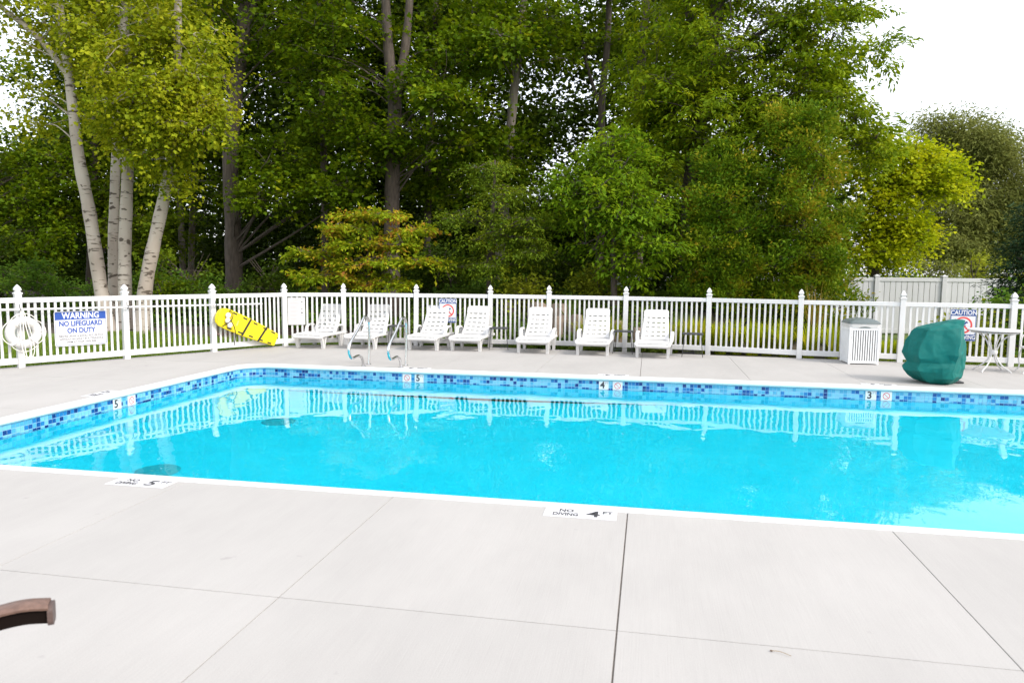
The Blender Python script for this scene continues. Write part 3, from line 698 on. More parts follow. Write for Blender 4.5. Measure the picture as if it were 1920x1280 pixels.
def make_side_table():
    root = thing('side_table', 'small black side table', 'side table', group='small black metal side tables between the loungers')
    mb = MB(); mb.prism(rrect(-.20, .20, -.18, .18, .05), .455, .478); mb.obj('table_top', DARKM, root)
    for sx in (-1, 1):
        for sy in (-1, 1): MB().tube([(sx*.16, sy*.15, .46), (sx*.205, sy*.16, 0)], .007, 6).obj('leg', DARKM, root, True)
    for z, s in ((.10, .19), (.07, .195)):
        MB().tube([(-s, -.155, z), (s, -.155, z)], .005, 6).tube([(-s, .155, z), (s, .155, z)], .005, 6).obj('stretcher', DARKM, root, True)
    return root
T0 = make_side_table()
for i, (x, y, rz, lb) in enumerate([(-5.47, 15.45, 8, 'small black side table behind the right handrail, between second and third loungers'),
                                    (-3.20, 15.52, 12, 'small black side table between the fourth and fifth loungers'),
                                    (-.50, 15.48, -5, 'small black side table just left of the last lounger in the row'),
                                    (.90, 15.25, -3, 'small black side table right of the last lounger, standing free')]):
    o = T0 if i == 0 else copy_tree(T0); o.location = (x, y, 0); o.rotation_euler.z = R(rz); o['label'] = lb

# ------------------------------------------------------------------ grab rails
def grab_rail(X, rz, label):
    o = thing('grab_rail', label, 'handrail', (X, 12.40, 0), 0, 'pair of pool grab rails')
    path = [(12.40, -.02), (12.425, .35), (12.43, .70), (12.40, .80), (12.31, .865), (12.20, .86), (12.10, .80), (11.85, .63), (11.60, .48), (11.52, .39), (11.53, .29), (11.60, .215), (11.68, .195), (11.82, .205), (11.95, .205), (12.06, .165), (12.12, .09), (12.14, -.02)]
    MB().tube(curve([(0, y-12.40, z) for y, z in path], 5), .0235, 14).obj('tube', CHROME, o, True)
    for y in (0, -.26): q = MB().lathe([(.045, 0), (.045, .006), (.03, .016), (.026, .018)], 18).obj('escutcheon', CHROME, o, True); q.location = (0, y, .001)
grab_rail(-4.95, 0, 'stainless steel grab rail at the pool edge, left one of the pair')
grab_rail(-4.25, 0, 'stainless steel grab rail at the pool edge, right one of the pair')

# ------------------------------------------------------------------ trash bin
def trash_bin():
    o = thing('trash_bin', 'white slatted square trash bin with dark domed lid by the fence', 'trash bin', (4.02, 15.02, 0), R(2)); 
    w = .255; h = .70
    MB().prism(rrect(-w+.03, w-.03, -w+.03, w-.03, .02, 2), .03, h-.02).obj('bin_liner', BINDARK, o)
    mb = MB()
    for sx in (-1, 1):
        for sy in (-1, 1): mb.box(sx*w-.018, sx*w+.018, sy*w-.018, sy*w+.018, 0, h, ch=.004)
    for z0, z1 in ((.02, .07), (h-.05, h)):
        for s in (-1, 1):
            mb.box(-w+.018, w-.018, s*w-.012, s*w+.012, z0, z1); mb.box(s*w-.012, s*w+.012, -w+.018, w-.018, z0, z1)
    mb.obj('frame', BIN, o)
    sm = MB().box(-.0135, .0135, -.007, .007, .07, h-.05, ch=.003).mesh('slat', BIN)
    for side in range(4):
        for k in range(11):
            t = -w+.018+(2*w-.036)*(k+.5)/11; p = [(t, -w), (w, t), (t, w), (-w, t)][side]; link('slat', sm, o, (p[0], p[1], 0), (0, 0, R(90*(side % 2))))
    # hood: white rim with arched openings, dark top
    mb = MB(); rim = []; n = 36
    def ringp(s, zf):
        out = []
        for x_, y_ in rrect(-w-.02, w+.02, -w-.02, w+.02, .06, 8): out.append((x_*s, y_*s, zf(x_, y_)))
        return out
    arch = lambda x_, y_: .0
    r0 = ringp(1.0, lambda x_, y_: h); r1 = ringp(1.03, lambda x_, y_: h+.075+.05*(math.cos(math.pi*min(1, abs(x_)/w))+1)/2*(1 if abs(y_) > w*.9 else 0)+.03*(math.cos(math.pi*min(1, abs(y_)/w))+1)/2*(1 if abs(x_) > w*.9 else 0))
    k = len(r0); mb.add(r0+r1, [(i, (i+1) % k, k+(i+1) % k, k+i) for i in range(k)]); mb.obj('hood', WHITEP, o, True)
    mb = MB(); lv = []
    for s, dz in ((1.06, -.004), (1.05, .014), (.9, .05), (.6, .078), (.25, .088), (.02, .09)):
        f = r1; lv.append([(p[0]/1.03*s, p[1]/1.03*s, (p[2]*(s if s > .5 else .5)+(h+.09)*(1-(s if s > .5 else .5))) + dz) for p in f])
    mb.add([p for r in lv for p in r], [(a*k+i, a*k+(i+1) % k, (a+1)*k+(i+1) % k, (a+1)*k+i) for a in range(5) for i in range(k)]+[tuple(range(5*k, 6*k))])
    mb.obj('lid', LID, o, True)
    mb = MB(); mb.prism([(-.11, h-.004), (.11, h-.004), (.07, h+.014), (0, h+.022), (-.07, h+.014)], -w-.0235, -w-.0155, 1); mb.obj('opening', LID, o)
trash_bin()

# ------------------------------------------------------------------ covered pool lift
def covered_lift():
    o = thing('covered_pool_lift', 'pool lift under a crumpled dark green fabric cover at the pool edge', 'pool lift', (4.55, 12.55, 0))
    PXX = lambda px: 4.017+(px-1691)*.00747-4.55
    prof = [(0, 1735, 1792, .20), (.05, 1716, 1799, .27), (.12, 1702, 1808, .31), (.20, 1691, 1812, .33), (.26, 1691, 1814, .33), (.33, 1696, 1815, .31), (.40, 1693, 1815, .32), (.47, 1690, 1815, .33), (.56, 1692, 1814, .32), (.66, 1698, 1813, .31),
            (.73, 1704, 1811, .30), (.80, 1706, 1810, .285), (.855, 1711, 1808, .27), (.89, 1728, 1807, .25), (.925, 1745, 1806, .23), (.965, 1762, 1805, .20), (.995, 1776, 1804, .17), (1.012, 1788, 1803, .12)]
    N = 48; rng = random.Random(9); vs = []
    ph = [rng.uniform(0, 6.28) for _ in range(8)]
    for z, l, r_, dp in prof:
        xl, xr = PXX(l), PXX(r_); cx = (xl+xr)/2; hw = (xr-xl)/2
        crease = .66+.12*z
        # corners of the ring: left, front left, crease, right, back right, back left
        w1, w2 = rng.uniform(-.03, .03), rng.uniform(-.025, .025)
        cor = [(xl, .02+w1), (xl+hw*.30, -dp*(.86+w2)), (xl+hw*1.0, -dp*(1.05+w1)), (xl+2*hw*crease, -dp*1.10), (xr-hw*.12, -dp*(.35+w2)), (xr, dp*.15), (xr-hw*.35, dp*.85), (cx-hw*.2, dp), (xl+hw*.2, dp*.65)]
        C = []
        for i in range(len(cor)):
            p, q = Vector((*cor[i], 0)), Vector((*cor[(i+1) % len(cor)], 0)); C += [p, p.lerp(q, rng.uniform(.35, .65))]
        n = len(C); low = max(0, 1-z/.35)
        for i, p in enumerate(C):
            a = 2*math.pi*i/n; j = .014+.016*low
            k = 1+rng.uniform(-1, 1)*.022*(1+low)+.02*math.sin(3*a+7*z+ph[0])+low*.075*math.cos(i*math.pi+z*9)
            zz = z+rng.uniform(-1, 1)*.018*(1 if 0 < z < .95 else 0)
            vs.append((cx+(p.x-cx)*k+rng.uniform(-j, j)*.5, p.y*k+rng.uniform(-j, j), max(0.004, zz)))
    k = len(prof); mb = MB(); mb.add(vs, [(j*n+i, j*n+(i+1) % n, (j+1)*n+(i+1) % n, (j+1)*n+i) for j in range(k-1) for i in range(n)]+[tuple((k-1)*n+i for i in range(n))])
    c = mb.obj('cover', TEAL, o, True); c.data.set_sharp_from_angle(angle=R(34))
    sub = c.modifiers.new('soften', 'BEVEL'); sub.width = .02; sub.segments = 2; sub.limit_method = 'ANGLE'; sub.angle_limit = R(16)
    MB().box(-.05, .18, -.12, .2, 0, .03, ch=.01).obj('base_plate', DARKM, o).location = (.2, .1, 0)
covered_lift()

# ------------------------------------------------------------------ white patio table and chair
def patio_set():
    o = thing('patio_table', 'round white metal patio table with scrolled legs behind the green cover', 'table', (6.08, 14.35, 0))
    MB().lathe([(.40, .722), (.415, .728), (.42, .74), (.41, .752), (.38, .755), (.05, .755), (.01, .755)], 40).obj('table_top', WHITEP, o, True)
    MB().lathe([(.36, .69), (.37, .70), (.36, .71), (.35, .70)], 36).obj('under_ring', WHITEP, o, True)
    for k in range(4):
        a = R(40+90*k); c, s = math.cos(a), math.sin(a)
        pts = [(.36, .70), (.25, .66), (.13, .55), (.07, .42), (.05, .33), (.08, .22), (.17, .11), (.28, .04), (.33, .0)]
        MB().tube(curve([(r*c, r*s, z) for r, z in pts], 5), .013, 8).obj('leg', WHITEP, o, True)
    MB().lathe([(.06, .30), (.07, .32), (.07, .36), (.06, .38)], 20).obj('collar', WHITEP, o, True)
    q = thing('patio_chair', 'white metal patio chair beside the round table at the frame edge', 'chair', (6.72, 14.25, 0), R(80))
    MB().lathe([(.22, .43), (.235, .44), (.23, .46), (.2, .462), (.01, .462)], 32).obj('seat', WHITEP, q, True)
    for sx in (-1, 1):
        for sy in (-1, 1): MB().tube(curve([(sx*.17, sy*.17, .44), (sx*.2, sy*.2, .25), (sx*.19, sy*.19, .1), (sx*.23, sy*.23, 0)], 5), .012, 8).obj('leg', WHITEP, q, True)
    MB().tube(curve([(-.2, -.17, .44), (-.24, -.22, .65), (-.2, -.26, .85), (0, -.27, .93), (.2, -.26, .85), (.24, -.22, .65), (.2, -.17, .44)], 6), .013, 8).obj('back_frame', WHITEP, q, True)
    for x_ in (-.1, 0, .1): MB().tube(curve([(x_, -.18, .45), (x_*1.3, -.225, .65), (x_, -.265, .9)], 5), .008, 8).obj('back_bar', WHITEP, q, True)
    for s in (-1, 1): MB().tube(curve([(s*.23, -.22, .66), (s*.27, 0, .66), (s*.26, .14, .64), (s*.2, .19, .45)], 6), .012, 8).obj('armrest', WHITEP, q, True)
patio_set()

# ------------------------------------------------------------------ brown chair whose arm reaches into the picture
def brown_chair():
    o = thing('brown_armchair', 'brown resin armchair, only its curved arm reaching in at the lower left', 'chair', (-2.268, 1.545, 0), R(36))
    # chair faces local +x; arms run along x; the arm towards the pool is the one in view
    for yy in (.10, -.50):
        top = [(p.x, p.z) for p in curve([(a, 0, b) for a, b in [(-.52, .47), (-.30, .49), (-.05, .52), (.12, .545), (.26, .578), (.34, .604), (.42, .624), (.49, .630), (.556, .622)]], 4)]
        w0 = .036; mb = MB(); vs = []
        for x_, z in top:
            for dy, dz in ((-w0, -.012), (-w0-.002, -.004), (-w0+.006, .003), (0, .006), (w0-.006, .003), (w0+.002, -.004), (w0, -.012)): vs.append((x_, yy+dy, z+dz))
        k = len(vs)//7; fs = [(i*7+j, i*7+(j+1) % 7, (i+1)*7+(j+1) % 7, (i+1)*7+j) for i in range(k-1) for j in range(7)]+[tuple(range(6, -1, -1)), tuple((k-1)*7+j for j in range(7))]
        mb.add(vs, fs); ar = mb.obj('armrest', BROWN, o, True)
        # underside channel, its deep shadow painted near black, and the arm's closing plate
        vs = []
        for i, (x_, z) in enumerate(top):
            d = max(.006, min(.052, z-.570)*max(0, min(1, (x_-.34)/.06))); vs += [(x_, yy-.024, z-.010), (x_, yy-.024, z-d-.008), (x_, yy+.024, z-d-.008), (x_, yy+.024, z-.010)]
        k = len(top); mb = MB(); mb.add(vs, [(i*4+j, i*4+(j+1) % 4, (i+1)*4+(j+1) % 4, (i+1)*4+j) for i in range(k-1) for j in range(4)]+[(3, 2, 1, 0), tuple((k-1)*4+j for j in range(4))]); mb.obj('arm_channel', mat('channel_shadow', (.007, .004, .003), .9, spec=.1), ar)
        MB().prism(rrect(yy-.034, yy+.034, .553, .621, .020, 5), .552, .568, 0).obj('end_cap', BROWND, ar)
        MB().tube(curve([(.52, yy, .588), (.44, yy, .586), (.38, yy, .570), (.33, yy, .530), (.295, yy, .465), (.28, yy, .36), (.28, yy, .2), (.31, yy, 0)], 6), .017, 10).obj('leg', BROWND, o, True)
        MB().tube(curve([(-.50, yy, .46), (-.52, yy, .4), (-.60, yy, 0)], 6), .02, 10).obj('leg', BROWND, o, True)
        MB().tube([(.40, yy-.034, .617), (.40, yy-.034, .598)], .006, 6).obj('screw', mat('brass_screw', (.6, .35, .15), .35, metal=.6), ar)
    for k in range(8): MB().box(-.42+.085*k, -.345+.085*k, -.46, .06, .395, .415, ch=.005).obj('seat_slat', BROWN, o)
    for k in range(6):
        y_ = -.44+.09*k; MB().tube([(-.42, y_, .41), (-.60, y_, .98)], .03, 6, flat=.4).obj('back_slat', BROWN, o, True)
    MB().tube([(-.43, -.48, .40), (-.62, -.48, 1.0), (-.62, .08, 1.0), (-.43, .08, .40)], .02, 8).obj('back_frame', BROWND, o, True)
    MB().tube([(-.45, -.48, .38), (.27, -.48, .38), (.27, .08, .38), (-.45, .08, .38), (-.45, -.48, .38)], .02, 8).obj('seat_frame', BROWND, o, True)
brown_chair()

# ------------------------------------------------------------------ deck stickers and a twig
def deck_marker(x, y, rz, num, label, w=.51, d=.195, faint=False):
    o = thing('deck_marker', label, 'deck marker', (x, y, .0022), rz, 'no diving depth markers on the deck')
    MB().prism([(-w/2, -d/2), (w/2, -d/2), (w/2, d/2), (-w/2, d/2)], -.0015, .0015).obj('plate', SIGNW, o)
    lettering('NO', .082, -w*.20, d*.20, INK, o, .0014, .0024, sx=.8); lettering('DIVING', .082, -w*.20, -d*.20, INK, o, .0014, .0024, sx=.66)
    lettering(num, .17, w*.18, -.005, INK, o, .003, .0024, sx=1.1); lettering('FT', .07, w*.37, d*.2, INK, o, .0012, .0024)
deck_marker(-3.92, 5.02, 0, '5', 'white five foot no diving marker at the near pool edge, lower left')
deck_marker(-.435, 5.02, 0, '4', 'white four foot no diving marker at the near pool edge beside the dark joint')
deck_marker(-7.24, 8.55, R(90), '5', 'white five foot no diving marker on the deck left of the pool')
for px, nn in ((780, '5'), (1150, '4'), (1650, '3')):
    deck_marker(at(px, 700, 12.07).x, 12.07, R(180), nn, 'white %s foot no diving marker on the far deck edge, %s' % ({'5': 'five', '4': 'four', '3': 'three'}[nn], {'5': 'below the grab rails', '4': 'below the sixth lounger', '3': 'left of the green cover'}[nn]))
def debris():
    o = thing('twig', 'tiny fallen leaf stalk on the near deck slab', 'twig', (.63, 3.30, .004), R(-20))
    MB().tube(curve([(-.045, 0, .002), (-.01, .004, .006), (.04, -.003, .003)], 5), .0012, 5).obj('stalk', mat('twig', (.25, .17, .07), .8), o)
    MB().prism(rrect(-.052, -.04, -.004, .004, .003, 2), 0, .003).obj('bud', mat('twig_bud', (.1, .05, .025), .8), o)
debris()

# ------------------------------------------------------------------ vegetation
RNG = np.random.default_rng(42)
def unit(v): return v/np.maximum(np.linalg.norm(v, axis=-1, keepdims=True), 1e-9)
def leaves_mesh(name, pos, dr, nr, L, Wd, material, fold=.18):
    "one folded two-triangle leaf per row"
    n = len(pos); dr = unit(dr); side = unit(np.cross(dr, nr)); nn = np.cross(side, dr)
    L = np.asarray(L)[:, None]; Wd = np.asarray(Wd)[:, None]
    v = np.empty((n, 4, 3), np.float32)
    v[:, 0] = pos; v[:, 2] = pos+dr*L-nn*L*.12
    mid = pos+dr*L*.46; v[:, 1] = mid+side*Wd*.5+nn*Wd*fold; v[:, 3] = mid-side*Wd*.5+nn*Wd*fold
    idx = (np.arange(n, dtype=np.int32)*4)[:, None]; tri = np.concatenate([idx+np.array([0, 1, 2]), idx+np.array([0, 2, 3])], 1).reshape(-1)
    return raw_mesh(name, v.reshape(-1, 3), tri, 3, material)
def raw_mesh(name, v, loops, k, material):
    me = bpy.data.meshes.new(name); nf = len(loops)//k
    me.vertices.add(len(v)); me.vertices.foreach_set('co', np.ascontiguousarray(v, np.float32).ravel())
    me.loops.add(len(loops)); me.loops.foreach_set('vertex_index', np.ascontiguousarray(loops, np.int32))
    me.polygons.add(nf); me.polygons.foreach_set('loop_start', np.arange(nf, dtype=np.int32)*k); me.polygons.foreach_set('loop_total', np.full(nf, k, np.int32))
    me.materials.append(material); me.update(calc_edges=True); return me

STYLE = {  # spray radius, leaves per spray, leaf length, width ratio, droop, layer tilt, axis rise, scatter
    'maple':   dict(R=.62, n=17, L=.15, w=.95, droop=.30, tilt=.35, rise=.05, sc=.09),
    'birch':   dict(R=.42, n=16, L=.105, w=.95, droop=.5, tilt=.9, rise=-.15, sc=.14),
    'dogwood': dict(R=.42, n=24, L=.12, w=.5, droop=.40, tilt=.14, rise=.06, sc=.025),
    'bright':  dict(R=.42, n=18, L=.13, w=.48, droop=.75, tilt=.35, rise=.10, sc=.06),
    'locust':  dict(R=.62, n=40, L=.15, w=.40, droop=.75, tilt=.35, rise=.08, sc=.045),
    'cedar':   dict(R=.30, n=34, L=.095, w=.42, droop=-.25, tilt=1.2, rise=.75, sc=.07),
    'hemlock': dict(R=.50, n=30, L=.085, w=.45, droop=.55, tilt=.22, rise=-.02, sc=.035),
    'willow':  dict(R=.85, n=44, L=.20, w=.30, droop=.8, tilt=.8, rise=.1, sc=.22),
    'spruce':  dict(R=.55, n=34, L=.12, w=.22, droop=.15, tilt=.3, rise=-.12, sc=.05),
    'shrub':   dict(R=.34, n=18, L=.11, w=.6, droop=.3, tilt=.7, rise=.35, sc=.1),
    'woods':   dict(R=.9, n=18, L=.24, w=.8, droop=.3, tilt=.5, rise=.1, sc=.2),
}
def spray_leaves(C, A, st, rng, scale=1.):
    "C spray centres, A outward axes"
    s = STYLE[st]; m_ = len(C); n = s['n']; Rr = s['R']*scale*rng.uniform(.65, 1.2, (m_, 1, 1))
    A = A.copy(); A[:, 2] = A[:, 2]*.3+s['rise']; A = unit(A+rng.normal(0, .25, A.shape))
    up = unit(np.array([0, 0, 1.])+rng.normal(0, s['tilt']*.5, (m_, 3))); B = unit(np.cross(up, A)); up = np.cross(A, B)
    t = rng.uniform(-.45, 1, (m_, n, 1)); u = rng.uniform(-1, 1, (m_, n, 1))*(.62-.38*np.abs(t))
    pos = C[:, None]+A[:, None]*t*Rr+B[:, None]*u*Rr+rng.normal(0, s['sc'], (m_, n, 3))
    pos[..., 2] -= (s['droop']*np.maximum(t, 0)**2*Rr*.45)[..., 0]
    dr = A[:, None]*.55+B[:, None]*np.sign(u)*.75+rng.normal(0, .32, (m_, n, 3)); dr[..., 2] -= s['droop']*.65*(.3+np.maximum(t[..., 0], 0))
    nr = up[:, None]+rng.normal(0, .34, (m_, n, 3))
    L = s['L']*rng.uniform(.5, 1.4, (m_*n,)); return pos.reshape(-1, 3), dr.reshape(-1, 3), nr.reshape(-1, 3), L, L*s['w']*rng.uniform(.8, 1.15, m_*n)
def ell_points(c, r, n, rng, p=.45):
    d = unit(rng.normal(0, 1, (n, 3))); q = rng.uniform(.05, 1, (n, 1))**p; return np.array(c)+d*q*np.array(r), d

def make_tree(name, label, cat, base, stems, envs, st, lmat, bark, group=None, pad_r=.7, sprays=9, limb=.03, rng=None, limbs=True, dens=1., scale=1., leaf_scale=1., padz=.62):
    """stems: [[(point, radius), ...], ...]; envs: [(centre, (rx, ry, rz), pads)]; crown grows in pads inside the envelopes, each on its own limb"""
    rng = rng or RNG; base = Vector(base); B = np.array(base); root = thing(name, label, cat, base, 0, group)
    mb = MB(); axis_pts = []
    for stem in stems:
        P = curve([s[0] for s in stem], 6); k = len(P); rr = np.interp(np.linspace(0, len(stem)-1, k), range(len(stem)), [s[1] for s in stem])
        rr = rr*(1+.03*np.sin(np.arange(k)*1.7)+rng.uniform(-.035, .035, k))
        mb.tube([p-base for p in P], list(rr), 12 if rr[0] > .1 else 7)
        axis_pts += [(p, r_) for p, r_ in zip(P, rr)]
    AP = np.array([p[0][:] for p in axis_pts]); AR = np.array([p[1] for p in axis_pts])
    pos, dr, nr, LL, WW = [], [], [], [], []
    for c, r, n in envs:
        pc, _ = ell_points(c, r, max(1, int(n*dens)), rng)
        n = len(pc)
        prev = None
        for ip, p in enumerate(pc):
            if limbs and ip % 3 and prev is not None and np.linalg.norm(p-prev) < 2.5:
                mb.tube([Vector(q)-base for q in curve([prev, (prev+p)/2+rng.normal(0, .08, 3)+np.array([0, 0, .08]), p], 3)], list(np.linspace(.014, .005, 7)), 4, cap=False)
            elif limbs:
                hd = np.linalg.norm(AP[:, :2]-p[:2], axis=1); want = p[2]-.45*hd
                j = int(np.argmin(np.abs(AP[:, 2]-want)+hd*.25)); a = AP[j]
                ln = np.linalg.norm(p-a); midp = a+(p-a)*.5+np.array([0, 0, .10*ln])+rng.normal(0, .06*ln, 3)
                r0 = min(AR[j]*.6, limb*(.5+.35*ln)); mb.tube([Vector(q)-base for q in curve([a, midp, p], 4)], list(np.linspace(r0, .006, 9)), 5, cap=False)
            if ip % 3 == 0: prev = p
            d = unit(p-np.array(c)+rng.normal(0, .5, 3)*np.array(r)*.5)
            sc, sd = ell_points(p, np.array([pad_r, pad_r, pad_r*padz])*rng.uniform(.7, 1.25), sprays, rng, .5)
            A = unit(sd+d*.9)
            q = spray_leaves(sc, A, st, rng, scale); pos.append(q[0]); dr.append(q[1]); nr.append(q[2]); LL.append(q[3]*leaf_scale); WW.append(q[4]*leaf_scale)
            if limbs:
                for e in sc[:4]: mb.tube([Vector(p)-base, Vector(p*.5+e*.5+np.array([0, 0, .05]))-base, Vector(e)-base], [.010, .007, .003], 3, cap=False)
    mb.obj('trunk', bark, root, True)
    if pos:
        me = leaves_mesh('crown', np.concatenate(pos)-B, np.concatenate(dr), np.concatenate(nr), np.concatenate(LL), np.concatenate(WW), lmat)
        link('crown', me, root)
    return root

G_MAPLE = leaf_mat('maple_leaf', [(0, (.040, .080, .002)), (.45, (.085, .150, .003)), (.8, (.16, .225, .005)), (1, (.26, .27, .008))], .35)
G_MAPLE2 = leaf_mat('maple_leaf_light', [(0, (.055, .105, .004)), (.5, (.115, .18, .006)), (1, (.21, .25, .010))], .35)
G_DARK = leaf_mat('shaded_leaf', [(0, (.020, .042, .003)), (.6, (.042, .078, .005)), (1, (.095, .13, .008))], .3)  # shade inside the wood is put into this leaf colour
G_BIRCH = leaf_mat('birch_leaf', [(0, (.10, .16, .005)), (.4, (.21, .26, .008)), (.8, (.34, .36, .012)), (1, (.46, .44, .04))], .4)
G_DOG = leaf_mat('dogwood_leaf', [(0.05, (.10, .17, .005)), (.48, (.25, .32, .010)), (.64, (.38, .34, .015)), (.8, (.44, .24, .03)), (.95, (.38, .14, .05))], .35)
G_BRIGHT = leaf_mat('bright_leaf', [(0, (.06, .13, .004)), (.5, (.13, .23, .007)), (.85, (.23, .33, .010)), (1, (.36, .42, .02))], .4)
G_LOCUST = leaf_mat('locust_leaf', [(0, (.065, .125, .003)), (.5, (.145, .22, .005)), (.85, (.24, .30, .008)), (1, (.35, .37, .015))], .4)
G_CEDAR = leaf_mat('cedar_spray', [(.1, (.045, .105, .004)), (.52, (.11, .19, .007)), (.72, (.21, .27, .010)), (.9, (.36, .28, .018))], .25)
G_CEDARB = leaf_mat('cedar_spray_bronzed', [(.1, (.05, .115, .004)), (.52, (.13, .205, .007)), (.74, (.23, .25, .010)), (.95, (.40, .29, .02))], .25)
G_HEM = leaf_mat('hemlock_spray', [(0, (.05, .095, .005)), (.6, (.12, .18, .008)), (.92, (.23, .27, .012)), (1, (.40, .34, .02))], .3)
G_YEL = leaf_mat('yellow_leaf', [(0, (.14, .22, .004)), (.45, (.29, .36, .006)), (.8, (.45, .48, .010)), (1, (.58, .56, .018))], .4)
G_WIL = leaf_mat('willow_leaf', [(0, (.11, .13, .03)), (.6, (.19, .215, .05)), (1, (.28, .30, .08))], .3)
G_SPR = leaf_mat('spruce_needle', [(0, (0.0168, 0.042, 0.0196)), (1, (0.042, 0.084, 0.0308))], .15)
G_SHR = leaf_mat('shrub_leaf', [(0, (0.0375, 0.09375, 0.01)), (0.6, (0.0875, 0.175, 0.015)), (1, (0.175, 0.25, 0.025))], .35)
G_SHRY = leaf_mat('yellow_shrub_leaf', [(0, (.12, .17, .01)), (1, (.30, .32, .02))], .35)
G_GRASS = leaf_mat('lawn_blade', [(0, (.08, .15, .010)), (.6, (.14, .22, .015)), (1, (.24, .28, .03))], .3)
G_LILY = leaf_mat('lily_blade', [(0, (.17, .26, .006)), (.6, (.34, .40, .012)), (1, (.52, .47, .03))], .5)
G_LILYO = leaf_mat('tall_grass_blade', [(0, (.16, .17, .02)), (.6, (.32, .24, .04)), (1, (.42, .27, .08))], .35)
G_IRIS = leaf_mat('iris_blade', [(0, (.07, .14, .015)), (1, (.20, .28, .04))], .3)
G_COVER = leaf_mat('ground_cover_leaf', [(0, (.05, .10, .010)), (.6, (.11, .18, .018)), (1, (.20, .26, .04))], .3)

def stem_px(pts, Y): return [(at(px, py, Y), r) for px, py, r in pts]
def env(px, py, Y, rx, ry, rz, n): c = at(px, py, Y); return ((c.x, c.y, c.z), (rx, ry, rz), n)
def gbase(px, Y):
    p = at(px, 560, Y); return Vector((p.x, Y, TZ(p.x, Y)-.05))

